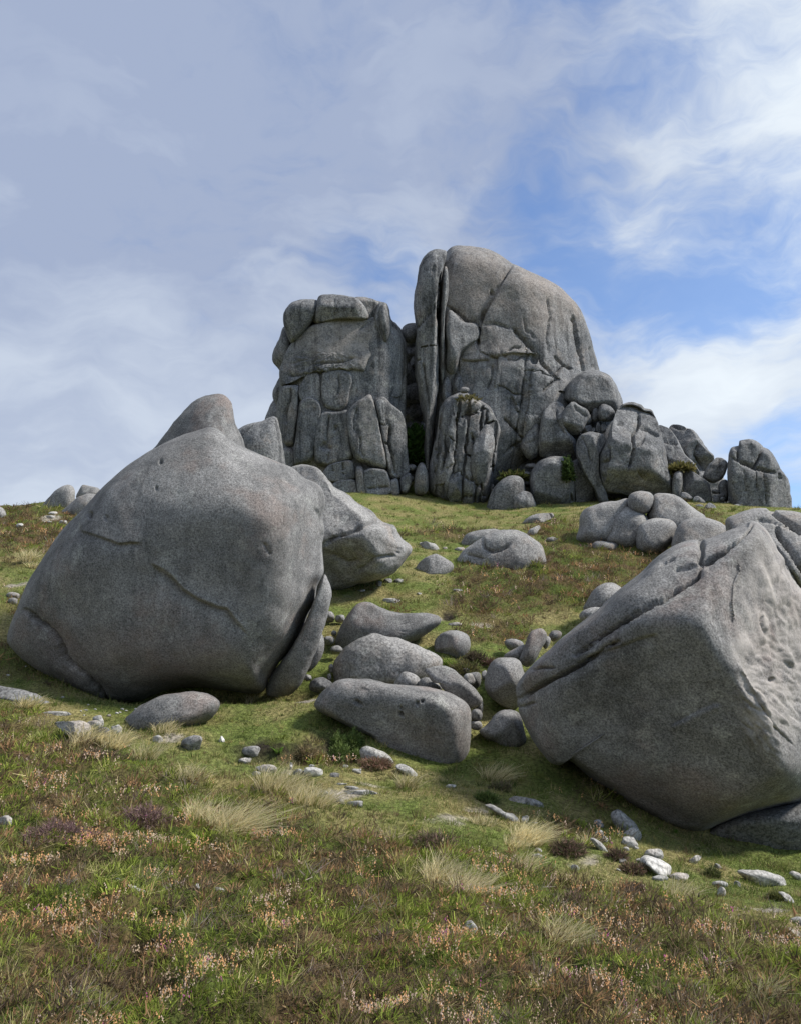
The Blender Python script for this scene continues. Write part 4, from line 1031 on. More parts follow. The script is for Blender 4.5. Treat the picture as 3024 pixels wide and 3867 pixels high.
for i, (cx, cy, rx, ry, lb) in enumerate([(705, 1195, 24, 26, 'left small rock at the foot of the cleft'), (738, 1118, 22, 18, 'upper small rock at the foot of the cleft below the greenery'),
                                          (728, 1170, 20, 16, 'middle small rock at the foot of the cleft')]):
    rock('stone', Z1(ell(cx, cy, rx, ry, seed=166 + i)), 44.4, .5, mat='granite_far', cat='stone', label=lb, seed=166 + i)

# ---- the jumble of blocks right of the towers
CL = [
    ('boulder', [(335, 240), (345, 200), (365, 160), (410, 115), (460, 82), (520, 72), (580, 85), (620, 115), (655, 180), (682, 258), (660, 330), (560, 340), (480, 330), (420, 300), (370, 270)], 46, 2.4, [(520, 180, 1.8, -.1, .35)],
     'smooth domed boulder perched on top of the jumble beside the right rock tower', .8, ()),
    ('boulder', [(193, 500), (205, 400), (225, 310), (260, 265), (305, 248), (340, 265), (357, 300), (345, 350), (370, 430), (418, 470), (418, 560), (350, 575), (250, 580), (205, 572)], 44.8, 1.9,
     [(270, 400, 1.4, .1, .05), (330, 520, 1.1, 0, -1.0)], 'tall leaning boulder under the domed boulder, overhanging the dark oval block', 1.0, [([(300, 300), (315, 380), (350, 440)], .08, .2)]),
    ('boulder', [(325, 350), (350, 290), (395, 245), (430, 270), (480, 300), (500, 330), (482, 375), (462, 422), (420, 452), (370, 440), (335, 395)], 44.0, 1.1, [(400, 340, .8, -.1, .2)],
     'pointed block lodged just below the domed boulder', 1.4, [([(395, 250), (420, 300), (480, 340)], .07, .15)]),
    ('boulder', [(538, 330), (545, 285), (570, 262), (610, 275), (640, 310), (632, 360), (590, 372), (550, 365)], 44.2, .8, [], 'small rounded block above the chockstones, left of the big square-topped block', 1.2, ()),
    ('stone', [(500, 340), (512, 295), (535, 285), (548, 320), (540, 370), (510, 370)], 44.4, .5, [], 'thin upright stone left of the small rounded block', 1.2, ()),
    ('stone', [(453, 350), (470, 320), (500, 325), (506, 365), (480, 388), (455, 378)], 44.2, .5, [], 'little block right below the pointed block', 1.2, ()),
    ('stone', [(447, 415), (460, 388), (500, 386), (510, 410), (490, 436), (455, 438)], 44.0, .5, [], 'little flat block above the long leaning pillar', 1.2, ()),
    ('stone', [(500, 430), (505, 405), (520, 400), (530, 420), (520, 445)], 43.9, .3, [], 'tiny chockstone left of the dark gap in the jumble', 1.0, ()),
    ('stone', [(524, 425), (530, 380), (545, 365), (558, 390), (555, 435), (538, 442)], 44.0, .35, [], 'narrow chockstone in the dark gap of the jumble', 1.0, ()),
    ('stone', [(553, 405), (560, 382), (580, 380), (592, 400), (585, 430), (562, 435)], 43.9, .35, [], 'round chockstone at the right of the dark gap', 1.0, ()),
    ('boulder', [(146, 700), (165, 640), (210, 590), (280, 565), (350, 570), (402, 590), (414, 700), (408, 850), (350, 885), (230, 878), (180, 840), (155, 765)], 43.4, 1.6, [(280, 720, 1.2, .05, -.05)],
     'dark oval block standing below the tall leaning boulder', .8, [([(395, 600), (400, 700), (390, 840)], .08, .2)]),
    ('boulder', [(385, 600), (430, 578), (470, 640), (512, 740), (545, 825), (505, 868), (408, 868), (405, 720)], 43.6, .9, [(450, 740, .6, -.2, 0)], 'narrow shaded slab between the dark oval block and the leaning pillar', 1.0, [([(405, 700), (450, 690)], .06, .15)]),
    ('boulder', [(410, 500), (440, 440), (500, 424), (580, 445), (590, 485), (550, 530), (545, 600), (548, 700), (592, 765), (605, 815), (560, 835), (520, 765), (450, 655), (420, 575)], 42.8, 1.1, [(490, 560, .8, .1, .0)],
     'long pillar leaning down to the right below the chockstones', 1.0, [([(440, 450), (480, 520), (500, 600)], .06, .15)]),
    ('boulder', [(538, 580), (570, 515), (600, 430), (630, 360), (650, 290), (690, 262), (740, 258), (790, 275), (805, 295), (850, 300), (866, 335), (880, 380), (905, 440), (930, 530), (950, 640), (970, 725), (968, 790), (850, 785),
                 (740, 770), (640, 748), (562, 732), (540, 660)], 43.0, 2.2, [(740, 500, 1.7, -.05, .15), (640, 740, 1.0, 0, -.9), (900, 500, 1.2, -1.0, .2)], 'big square-topped fissured block in the middle of the jumble', 1.3,
     [([(770, 320), (780, 390), (740, 440), (750, 520), (740, 570), (720, 650)], .12, .4), ([(780, 400), (830, 410), (890, 450)], .10, .35), ([(650, 380), (690, 380)], .08, .2), ([(600, 510), (610, 580), (560, 610)], .10, .3),
      ([(810, 460), (790, 500), (750, 510)], .08, .2), ([(570, 600), (580, 700)], .07, .2), ([(770, 660), (800, 700)], .07, .15)]),
    ('boulder', [(880, 400), (895, 384), (950, 405), (1000, 470), (1040, 560), (1090, 600), (1135, 670), (1080, 720), (960, 700), (920, 560)], 45.0, 1.5, [(1000, 560, 1.1, -.3, .4)], 'sloping slab of rock right of the big square-topped block', 1.0,
     [([(910, 480), (1000, 500)], .06, .1)]),
    ('boulder', [(945, 410), (960, 388), (1000, 382), (1050, 395), (1100, 430), (1135, 480), (1160, 520), (1218, 567), (1190, 640), (1130, 670), (1060, 600), (1000, 500)], 47.0, 1.6, [(1090, 520, 1.2, -.2, -.1)],
     'dark hooked crag on the skyline right of the big square-topped block', 1.6, [([(970, 395), (1010, 410), (1060, 400)], .08, .2), ([(1120, 500), (1100, 560), (1130, 620)], .1, .3)]),
    ('boulder', [(1280, 660), (1287, 570), (1300, 520), (1345, 500), (1350, 472), (1420, 467), (1460, 488), (1490, 518), (1520, 530), (1555, 580), (1585, 640), (1620, 680), (1642, 740), (1650, 885), (1500, 890), (1390, 890), (1310, 850), (1284, 760)],
     42.0, 2.0, [(1420, 700, 1.6, .1, -.02), (1400, 520, 1.1, 0, .35), (1600, 760, .9, -1.1, .1)], 'lone fissured tower block at the far right end of the skyline', 1.2,
     [([(1345, 500), (1348, 560), (1350, 600)], .10, .4), ([(1350, 600), (1400, 610), (1440, 630), (1490, 640), (1560, 665)], .12, .45), ([(1485, 520), (1470, 570), (1440, 630)], .10, .4), ([(1300, 570), (1350, 595)], .08, .2),
      ([(1495, 650), (1510, 750), (1510, 850)], .08, .2), ([(1580, 640), (1590, 700)], .08, .3), ([(1450, 650), (1455, 760)], .06, .12), ([(1380, 640), (1390, 780)], .06, .12)]),
    ('boulder', [(1026, 660), (1045, 630), (1080, 650), (1130, 680), (1180, 720), (1196, 780), (1196, 825), (1130, 800), (1060, 785), (1020, 745)], 42.4, .9, [(1100, 720, .6, .1, -.3), (1130, 690, .5, -.2, 1.0)],
     'slanting flat-topped block in the gap left of the lone tower block', 1.0, ()),
    ('boulder', [(1138, 685), (1170, 620), (1205, 590), (1220, 572), (1255, 576), (1286, 602), (1280, 655), (1250, 702), (1200, 725), (1160, 705)], 43.0, .9, [(1210, 650, .6, -.1, .1)],
     'pale cubic block resting against the lone tower block', 1.2, [([(1235, 590), (1250, 650)], .06, .15)]),
    ('boulder', [(965, 720), (975, 665), (1000, 650), (1025, 655), (1030, 710), (1015, 770), (990, 792), (965, 780)], 42.2, .6, [], 'upright rounded stone at the right foot of the big square-topped block', .8, ()),
    ('boulder', [(1228, 740), (1240, 710), (1285, 695), (1295, 760), (1285, 800), (1240, 785)], 42.6, .6, [], 'shaded block under the pale cubic block', 1.0, ()),
    ('stone', ell(1217, 770, 24, 16, seed=170), 42.3, .3, [], 'small round stone left of the shaded block in the gap', 1.0, ()),
    ('stone', ell(1232, 796, 38, 13, seed=171, rot=-.15), 42.0, .3, [], 'thin slab stone spanning the gap left of the lone tower block', 1.0, ()),
    ('stone', ell(1225, 822, 24, 20, seed=172), 41.8, .3, [], 'left lump of the small stones below the thin slab stone', 1.0, ()),
    ('stone', ell(1256, 815, 16, 18, seed=173), 41.8, .3, [], 'right lump of the small stones below the thin slab stone', 1.0, ()),
    ('stone', ell(1262, 850, 22, 16, seed=174), 41.5, .3, [], 'low stone beneath the lumps in the gap', 1.0, ()),
    ('stone', ell(1300, 815, 14, 28, seed=179), 41.6, .3, [], 'slim stone at the left foot of the lone tower block', 1.0, ()),
    ('stone', [(1280, 885), (1300, 855), (1340, 838), (1385, 855), (1395, 880), (1340, 900)], 40.2, .5, [], 'flat triangular stone before the lone tower block', 1.2, ()),
    ('stone', [(1080, 825), (1095, 795), (1120, 795), (1165, 830), (1140, 850), (1095, 848)], 40.6, .45, [], 'low slab stone below the slanting flat-topped block', 1.0, ()),
    ('stone', ell(1122, 860, 30, 18, seed=175), 38.8, .4, [], 'pale small stone left of the lumpy pale stone on the turf', 1.0, ()),
    ('stone', [(1143, 890), (1155, 850), (1180, 830), (1215, 850), (1228, 885), (1200, 905), (1155, 905)], 38.2, .5, [], 'lumpy pale stone on the turf above the rounded bedrock humps', 1.2, ()),
    ('stone', ell(1193, 910, 18, 12, seed=176), 37.2, .25, [], 'tiny pale stone below the lumpy pale stone', 1.0, ()),
    ('stone', [(1008, 800), (1020, 770), (1050, 775), (1088, 805), (1070, 825), (1025, 820)], 41, .5, [], 'shaded low stone right of the big square-topped block', 1.0, ()),
    ('stone', [(108, 500), (138, 425), (188, 365), (208, 400), (204, 500), (150, 530)], 44.6, .8, [], 'jagged block between the right rock tower and the tall leaning boulder', 1.6, ()),
    ('stone', ell(330, 245, 26, 26, seed=177), 46.4, .6, [], 'small shaded block at the left foot of the domed boulder', 1.0, ()),
]
for i, (nm, pts, dd, tf, fc, lb, rg_, cr) in enumerate(CL):
    if i in (10, 11, 12, 13, 16, 17, 19, 20):
        hi_ = max(y for _, y in pts)
        pts = [(x, y + (34 if y > hi_ - 60 else 0)) for x, y in pts]
    rock(nm, Z2(pts), dd, tf, facets=fac(Z2, fc), mat='granite_cluster', label=lb, cat='stone' if nm == 'stone' else 'boulder', seed=180 + i, rough=rg_ * 1.1, blend=.09, cut=2 if nm == 'stone' else (3 if i in (1, 2, 10, 11, 12, 14, 15, 17, 18) else 1),
         cracks=[(Z2(l), w_, d_) for l, w_, d_ in cr], p=(3.0 if i == 0 else 4.6), fine=1.8, edgy=(i != 0), group=None)
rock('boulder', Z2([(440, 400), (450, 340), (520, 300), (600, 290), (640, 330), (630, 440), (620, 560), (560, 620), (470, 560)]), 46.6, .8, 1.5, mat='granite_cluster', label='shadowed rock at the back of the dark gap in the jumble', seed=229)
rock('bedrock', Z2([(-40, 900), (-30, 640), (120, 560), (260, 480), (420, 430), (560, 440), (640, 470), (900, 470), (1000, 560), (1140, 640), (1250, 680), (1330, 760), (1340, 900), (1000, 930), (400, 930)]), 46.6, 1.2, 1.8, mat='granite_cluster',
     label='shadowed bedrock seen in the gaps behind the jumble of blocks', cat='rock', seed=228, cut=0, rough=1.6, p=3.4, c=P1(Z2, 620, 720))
rock('boulder', Z1([(1080, 1335), (1095, 1250), (1130, 1190), (1180, 1155), (1230, 1158), (1254, 1190), (1262, 1260), (1240, 1330), (1150, 1345)]), 42.6, 1.2, mat='granite_cluster',
     label='leaning rounded boulder at the right foot of the right rock tower', seed=230, facets=fac(Z1, [(1160, 1240, .9, .2, .1)]))
rock('boulder', Z1([(1200, 1310), (1212, 1245), (1250, 1225), (1288, 1240), (1308, 1300), (1270, 1325)]), 42.0, .7, mat='granite_cluster', label='small rough boulder between the leaning rounded boulder and the dark oval block', seed=231, cut=2)
for i, (cx, cy, rx, ry, lb) in enumerate([(1265, 1145, 26, 12, 'upper stone of the rubble chute above the leaning rounded boulder'), (1245, 1165, 24, 10, 'lower stone of the rubble chute above the leaning rounded boulder'),
                                          (1290, 1110, 30, 14, 'top stone of the rubble chute beside the tall leaning boulder'), (1270, 1190, 18, 16, 'stone at the right shoulder of the leaning rounded boulder'), (1105, 1215, 12, 26, 'sliver at the left edge of the leaning rounded boulder')]):
    rock('stone', Z1(ell(cx, cy, rx, ry, seed=232 + i)), 44.5, .4, mat='granite_cluster', cat='stone', label=lb, seed=232 + i)

# ---- skyline rocks on the left
rock('boulder', A5([(530, 510), (600, 450), (700, 370), (800, 300), (890, 278), (945, 300), (972, 350), (976, 400), (960, 480), (900, 540), (700, 560), (560, 550)]), 43, .8, mat='granite_mid', label='sloping boulder on the left skyline', seed=240, seat=True,
     facets=fac(A5, [(780, 420, .6, .3, .2)]))
rock('boulder', A5([(980, 430), (1010, 370), (1060, 280), (1100, 275), (1190, 295), (1280, 325), (1330, 420), (1180, 480), (1020, 470)]), 43.6, .8, mat='granite_mid', label='small block right of the sloping boulder on the left skyline', seed=241, cut=2)
rock('boulder', A5([(795, 640), (830, 590), (930, 500), (1040, 420), (1170, 390), (1300, 450), (1300, 700), (950, 720), (830, 690)]), 38, .9, mat='granite_mid', label='rounded boulder partly hidden by the upper left edge of the huge left boulder', seed=242)
rock('boulder', A5([(-140, 640), (-90, 570), (-10, 552), (45, 580), (88, 640), (80, 690), (0, 700), (-110, 700)]), 38, .5, mat='granite_mid', seat=True, label='half round boulder cut by the left edge of the photo', seed=243)
for i, (cx, cy, rx, ry, dd, m, lb) in enumerate([(690, 640, 62, 22, 36, 'granite_white', 'white slab in the heather under the left skyline'), (262, 800, 54, 28, 31, 'granite_white', 'white stone in the heather of the left slope'),
                                                 (660, 690, 60, 22, 34, 'granite_pale', 'grey stone just below the white slab on the left slope'), (820, 755, 56, 24, 33, 'granite_pale', 'flat stone in the heather touching the edge of the huge left boulder'),
                                                 (640, 755, 40, 14, 33, 'granite_pale', 'small flat stone left of the flat stone near the huge boulder'), (170, 1700, 85, 44, 19, 'granite_mid', 'domed stone in the turf left of the huge left boulder')]):
    rock('stone', A5(ell(cx, cy, rx, ry, 11, seed=244 + i)), dd, .25, mat=m, cat='stone', label=lb, seed=244 + i, cut=2, seat=True, edgy=True)
rock('stone', Z3(ell(55, 874, 20, 14, seed=250)), 18.3, .14, mat='granite_mid', seat=True, cat='stone', label='small stone just below the domed stone left of the huge boulder', seed=250)

# ---- smaller stones near the photographer, each set on the hillside where it lies
def lay(V, cx, cy, rx, ry, label, mat='granite_pale', rot=0.0, tf=None, cut=2, n=10, pts=None, sink=.25, jag=.2, nm='stone'):
    """a stone whose visible foot is at the bottom of the given oval"""
    lay.i += 1
    sc = V([(1, 0)])[0][0] - V([(0, 0)])[0][0]
    out = V(pts) if pts else V(ell(cx, cy, rx, ry, n, seed=300 + lay.i, jag=jag, rot=rot))
    wd = rx * sc * ground_dist(*P1(V, cx, cy)) / F0
    hd = ry * sc * ground_dist(*P1(V, cx, cy)) / F0
    rock(nm, out, 1.0, tf or min(.7 * wd, 1.9 * hd), mat=mat, label=label, cat='stone', seed=300 + lay.i, cut=cut + 1, rough=1.5, blend=.10, p=3.4, edgy=True, fine=1.6, seat=True)


lay.i = 0
lay(A1, 452, 415, 116, 22, 'long low stone at the left edge of the hollow before the huge left boulder')
lay(A1, 640, 530, 150, 62, 'broad pale slab in the dry grass before the huge left boulder', pts=[(425, 482), (560, 476), (680, 475), (730, 500), (742, 545), (735, 600), (640, 620), (520, 560)])
lay(A1, 800, 462, 40, 40, 'pale block standing behind the broad slab in the dry grass', pts=[(740, 450), (790, 430), (820, 426), (842, 480), (836, 520), (770, 500)])
lay(A1, 765, 500, 70, 36, 'grey stone wedged between the broad slab and the black speckled stone')
lay(A1, 828, 565, 68, 52, 'black and white speckled stone in the dry grass', mat='granite_damp_shade', cut=1)
lay(A1, 940, 545, 50, 40, 'pale rounded stone right of the black speckled stone')
lay(A1, 1270, 620, 46, 30, 'pale angular stone by the bare grit, right of the dry grass')
lay(A1, 1545, 640, 90, 66, 'grey stone with dark moss on its side by the bare grit', mat='granite_mid', pts=[(1455, 680), (1465, 635), (1510, 600), (1580, 586), (1630, 600), (1632, 640), (1600, 700), (1500, 720)])
lay(A1, 45, 1275, 60, 40, 'mottled grey stone in the heather cut by the left edge', mat='granite_pale', cut=1)
lay(A1, 880, 432, 20, 12, 'small bluish stone in the turf hollow beside the buried boulder', mat='granite_mid')
lay(A1, 690, 387, 22, 8, 'thin grey stone in the turf of the hollow', mat='granite_mid')
for i, (cx, cy, r) in enumerate([(770, 381, 13), (990, 380, 15), (1020, 393, 13), (945, 413, 16), (1098, 380, 14), (970, 408, 12), (715, 345, 10), (215, 36, 12), (66, 106, 16), (655, 395, 9), (510, 287, 16), (680, 430, 10)]):
    lay.i += 1
    d_ = ground_dist(*P1(A1, cx, cy + r * .4))
    rock('pebble', A1(ell(cx, cy, r, r * .6, 8, seed=500 + i)), d_ + .02, .05, mat='granite_white', cat='pebble', label='tiny white pebble in the turf hollow left of the buried boulder', group='white pebbles in the hollow', seed=500 + i)
rock('flat_rock', A1([(-120, 200), (0, 192), (140, 215), (260, 245), (330, 270), (380, 310), (450, 330), (440, 400), (300, 380), (150, 350), (0, 310), (-120, 300)]), ground_dist(*P1(A1, 250, 330)) + .3, .45, mat='granite_mid', cat='rock',
     label='flat outcropping rock at the left edge below the huge boulder', seed=290, facets=fac(A1, [(200, 270, .3, 0, .9)]))
# around the eroded bank
lay(A2, 80, 408, 30, 28, 'small peach-coloured pointed stone on the turf mound', pts=[(50, 420), (78, 374), (110, 410), (106, 436), (60, 434)], mat='granite_white')
lay(A2, 318, 498, 84, 42, 'shaded stone inside the eroded bank', mat='granite_near', pts=[(230, 500), (260, 470), (340, 458), (385, 468), (402, 500), (395, 545), (300, 550), (235, 530)])
lay(A2, 265, 580, 58, 28, 'pale flat stone at the lip of the eroded bank', pts=[(208, 575), (260, 556), (325, 558), (318, 590), (260, 610), (212, 604)])
lay(A2, 440, 648, 88, 40, 'whitish broad stone above the tan grass sweep', pts=[(345, 635), (420, 612), (500, 612), (528, 640), (526, 670), (470, 690), (390, 670)])
lay(A2, 640, 620, 22, 34, 'narrow upright stone slab at the foot of the bank', pts=[(630, 600), (640, 590), (655, 610), (650, 655), (632, 660)])
lay(A2, 694, 672, 48, 28, 'grey cracked stone left of the white block at the bank foot', mat='granite_mid')
lay(A2, 818, 670, 80, 38, 'white squared block at the foot of the eroded bank', pts=[(742, 660), (750, 636), (820, 632), (895, 648), (898, 690), (830, 700), (780, 712), (745, 700)], cut=0, mat='granite_white')
lay(A2, 806, 626, 24, 14, 'small stone sitting behind the white squared block')
lay(A2, 1340, 530, 140, 60, 'pale elongated boulder with red-brown heather at its foot', pts=[(1190, 510), (1205, 475), (1250, 457), (1310, 475), (1380, 505), (1450, 550), (1484, 590), (1470, 612), (1380, 610), (1250, 580), (1200, 550)], cut=0, nm='boulder', mat='granite_pale')
lay(A2, 1570, 650, 90, 40, 'lower pale stone right of the elongated boulder', pts=[(1475, 640), (1490, 612), (1540, 605), (1600, 635), (1650, 670), (1668, 700), (1640, 716), (1560, 680)], cut=0, mat='granite_pale')
lay(A2, 1165, 664, 48, 22, 'small pale stone in the gritty turf under the moss cushions')
lay(A2, 1080, 628, 26, 16, 'little stone at the right foot of the moss cushions')
lay(A2, 990, 695, 40, 20, 'half-buried grey stone in the grit right of the white block', mat='granite_mid')
lay(A2, 365, 690, 38, 22, 'rounded stone below the whitish broad stone in the tan grass')
lay(A2, 917, 843, 28, 18, 'small stone left of the bare rock pavement', mat='granite_pale')
lay(A2, 1130, 800, 70, 14, 'upper plate of the bare rock pavement in the grit', rot=.1, sink=.6)
lay(A2, 1190, 836, 150, 20, 'lower long plate of the bare rock pavement in the grit', rot=.03, sink=.6)
lay(A2, 1040, 770, 50, 10, 'small flat plate at the top of the bare rock pavement', sink=.6)
lay(A2, 1040, 915, 40, 24, 'stone half hidden by tan grass below the rock pavement', mat='granite_mid')
lay(A2, 1160, 930, 70, 28, 'low grey stone with grass blades over it below the rock pavement', mat='granite_mid')
lay(A2, 740, 740, 22, 14, 'little pale stone in the tan grass')
lay(A2, 620, 690, 14, 10, 'pebble beside the grey cracked stone')
# middle right of the foreground
lay(A3, 820, 370, 150, 34, 'long flat stone in the turf, upper of the two long stones', pts=[(668, 360), (720, 335), (800, 340), (900, 362), (962, 385), (968, 412), (920, 420), (840, 400), (740, 385)], cut=0, mat='granite_mid')
lay(A3, 650, 460, 180, 60, 'long worn stone running down the turf, lower of the two long stones', pts=[(472, 402), (540, 396), (610, 430), (640, 460), (720, 475), (790, 510), (800, 550), (720, 550), (640, 500), (540, 440)], cut=0, mat='granite_mid')
lay(A3, 815, 520, 30, 34, 'small pale stone at the lower end of the long worn stone', rot=.7)
lay(A3, 890, 550, 26, 10, 'tiny stone right of the long worn stone')
lay(A3, 920, 770, 40, 18, 'pale stone under the golden grass clump', rot=.3)
lay(A3, 905, 815, 46, 20, 'grey stone below the golden grass clump in the heather', mat='granite_mid')
lay(A3, 1412, 630, 44, 28, 'white angular stone above the stone row by the right boulder', pts=[(1370, 632), (1415, 600), (1445, 620), (1448, 655), (1400, 655)], mat='granite_white')
lay(A3, 1448, 685, 34, 28, 'grey-white rounded stone below the white angular stone')
lay(A3, 1415, 725, 80, 60, 'elongated pale stone lying in the brown heather', pts=[(1330, 672), (1370, 672), (1430, 710), (1490, 760), (1480, 785), (1430, 770), (1370, 725)], cut=0)
lay(A3, 1215, 915, 36, 26, 'grey stone in the heather below the pale grit', mat='granite_mid', rot=.5)
lay(A3, 1410, 555, 50, 30, 'mossy flat stone left of the big leaning oval slab', mat='granite_mid', rot=.5)
lay(A3, 215, 255, 48, 18, 'white bleached stone patch in the turf below the long front boulder', mat='granite_white', sink=.6)
# right of the foreground
lay(A4, 310, 340, 150, 110, 'big oval slab leaning in the turf beside the right boulder', pts=[(165, 280), (180, 245), (225, 224), (270, 250), (350, 315), (420, 385), (470, 450), (430, 462), (340, 420), (240, 380), (185, 330)], cut=0, mat='granite_mid', nm='leaning_slab')
lay(A4, 345, 425, 68, 54, 'round speckled stone at the foot of the oval slab', cut=0, mat='granite_pale')
lay(A4, 320, 488, 74, 46, 'egg-shaped speckled stone below the round speckled stone', cut=0, mat='granite_pale', rot=.3)
lay(A4, 243, 430, 24, 14, 'tiny pale stone left of the round speckled stone')
lay(A4, 370, 538, 26, 14, 'little stone under the egg-shaped speckled stone')
lay(A4, 290, 545, 30, 16, 'low mossy stone left under the egg-shaped stone')
lay(A4, 515, 590, 80, 44, 'rounded grey stone right behind the white angular block', cut=0, mat='granite_pale')
lay(A4, 540, 690, 130, 80, 'white angular block, brightest stone at the right of the foreground', mat='granite_white', cut=0, tf=.5,
    pts=[(400, 640), (425, 605), (470, 594), (540, 620), (610, 650), (665, 685), (655, 745), (630, 765), (540, 756), (520, 725), (460, 690), (415, 670)])
lay(A4, 395, 640, 26, 20, 'small stone left of the white angular block')
lay(A4, 265, 645, 32, 26, 'bluish stone in the dark heather left of the white angular block', mat='granite_mid')
lay(A4, 575, 780, 75, 22, 'flat pale slab under the front of the white angular block', sink=.6)
lay(A4, 720, 770, 88, 34, 'tan flat slab right under the white angular block', sink=.6)
lay(A4, 852, 628, 52, 26, 'flat pale stone in the grass right of the white angular block', rot=-.4, sink=.6)
lay(A4, 1035, 685, 36, 18, 'thin pale stone in the grass before the dark shaded rock', rot=.6, sink=.6)
lay(A4, 1052, 830, 66, 32, 'domed grey stone in the grass lower right', cut=1)
lay(A4, 1192, 828, 32, 26, 'small dark-sided stone right of the domed grey stone', mat='granite_mid')
lay(A4, 1060, 890, 40, 44, 'pale rib of stone below the domed grey stone', rot=.8)
lay(A4, 1400, 770, 200, 60, 'wide flat pale rock in the grass at the right', cut=0, pts=[(1170, 720), (1250, 712), (1380, 718), (1460, 735), (1560, 770), (1600, 815), (1590, 842), (1480, 830), (1360, 830), (1270, 790)], nm='flat_rock')
lay(A4, 1660, 760, 60, 36, 'flat stone at the right edge beside the wide flat rock', pts=[(1600, 740), (1630, 718), (1700, 745), (1760, 780), (1750, 810), (1680, 790)], cut=0)
lay(A4, 1610, 940, 70, 40, 'pale broken rock in the grass near the right edge', pts=[(1510, 890), (1560, 890), (1620, 920), (1660, 965), (1640, 988), (1580, 985), (1570, 940)], cut=1)
lay(A4, 1690, 1130, 90, 40, 'pale flat rock cut by the right edge above the heather', pts=[(1612, 1110), (1650, 1092), (1740, 1095), (1800, 1130), (1790, 1180), (1690, 1170), (1620, 1140)], cut=0)
lay(A4, 1015, 755, 16, 12, 'tiny stone beside the dark tuft in the grass')
lay(A4, 235, 715, 26, 8, 'thin sliver of stone in the pale moss', rot=.5)
# in the heather close by
lay(Z6, 540, 900, 70, 34, 'bleached crumbly stone in the heather of the near foreground', pts=[(455, 870), (475, 862), (510, 885), (570, 905), (608, 912), (600, 930), (530, 932), (480, 905)], mat='granite_white', cut=0)
lay(Z6, 797, 905, 10, 12, 'small white stone in the heather right of the bleached stone', mat='granite_white')
lay(Z6, 880, 918, 32, 10, 'pale bit of bare stone in the near heather', mat='granite_pale', sink=.6)
lay(Z7 := view(1500, 2800, .8923), 310, 785, 34, 26, 'bleached stone in the heather left of the nearest right grass clump', mat='granite_pale', rot=.7, sink=.6)

# ---------------------------------------------------------------- plants
LIGHTG = np.array([0.20, 0.23, 0.05])


def ribbons(P, D, L, Wd, C, bend=None, segs=1, tip=0.25, side=None, r=None):
    """flat blades: base P, direction D, length L, width W, colour C, bending over towards `bend`"""
    r = r or rng
    n = len(P)
    if side is None:
        th = r.uniform(0, 2 * math.pi, n)
        side = np.stack([np.cos(th), np.sin(th), np.zeros(n)], -1)
    side = side - D * np.sum(side * D, -1, keepdims=True)
    side /= np.linalg.norm(side, axis=-1, keepdims=True) + 1e-9
    V, F = [], []
    for i in range(segs + 1):
        t = i / segs
        c = P + D * (L * t)[:, None]
        if bend is not None:
            c = c + bend * (L * t * t)[:, None]
        wv = side * (Wd * (1 - (1 - tip) * t) * 0.5)[:, None]
        V += [c - wv, c + wv]
    V = np.stack(V, 1)                                    # n, 2(segs+1), 3
    m = 2 * (segs + 1)
    b = np.arange(n)[:, None] * m
    F = np.concatenate([np.stack([b[:, 0] + 2 * i, b[:, 0] + 2 * i + 1, b[:, 0] + 2 * i + 3, b[:, 0] + 2 * i + 2], -1) for i in range(segs)])
    return V.reshape(-1, 3), F, np.repeat(C, m, 0)


def scatter(n, r0, r1, half, power=0.0):
    """places over the hillside, as many per step of the eye far away as close by"""
    a = rng.uniform(-math.radians(half), math.radians(half), n)
    u = rng.uniform(0, 1, n)
    r = np.exp(np.log(r0) + (np.log(r1) - np.log(r0)) * u)
    x, y = r * np.sin(a), r * np.cos(a)
    z, h, dry, sand, peat, hb, c = grid_at(x, y, GZ, zh, zd, zs, zp, GHB, GC)
    return x, y, z, r, h, dry, sand, peat, hb, c


def updir(n, lean, r):
    d = np.stack([r.normal(0, lean, n), r.normal(0, lean, n), np.ones(n)], -1)
    return d / np.linalg.norm(d, axis=-1, keepdims=True)


# heather of the foreground and slopes: low domed clumps of sprigs over a thin filler, as one mass
HALF = 37
palette = {
    'moss': np.array([0.135, 0.185, 0.024]), 'grass': np.array([0.255, 0.285, 0.058]), 'brown': np.array([0.215, 0.152, 0.080]), 'dark': np.array([0.085, 0.066, 0.046]),
    'rust': np.array([0.36, 0.195, 0.095]), 'straw': np.array([0.52, 0.43, 0.23]), 'grey': np.array([0.33, 0.29, 0.25]), 'purple': np.array([0.20, 0.135, 0.115])}
wind = np.array([0.35, -0.10, -0.15])
VV, FF, CC2, off_ = [], [], [], 0


def put(V_, F_, C_):
    global off_
    VV.append(V_)
    FF.append(F_ + off_)
    CC2.append(C_)
    off_ += len(V_)


# filler
x, y, z, r, h, dry, sand, peat, hb, c = scatter(270000, 2.4, 44, HALF)
q = np.stack([x, y, z * 0], -1)
k_ = (rng.uniform(0, 1, len(x)) < h) & (sand + 0.25 * fbm(q * 4 + 9, 2) < 0.55)
n = int(k_.sum())
sc = (np.maximum(r[k_], 2.5) / 5.0) ** 0.6
green = sstep(-0.2, 0.3, fbm(q * 1.2 + 22, 3))[k_]
isg = rng.uniform(0, 1, n) < 0.2 + .6 * green
C = np.where(isg[:, None], lerp(palette['moss'][None], palette['grass'][None], rng.uniform(0, 1, n)), lerp(palette['brown'][None], palette['dark'][None], rng.uniform(0, 1, n))) * rng.uniform(.7, 1.3, (n, 1))
put(*ribbons(np.stack([x, y, z - .012], -1)[k_], updir(n, .8, rng), rng.uniform(.025, .065, n) * sc, np.where(isg, .0045, .008) * sc, C, bend=rng.normal(0, .35, (n, 3))))

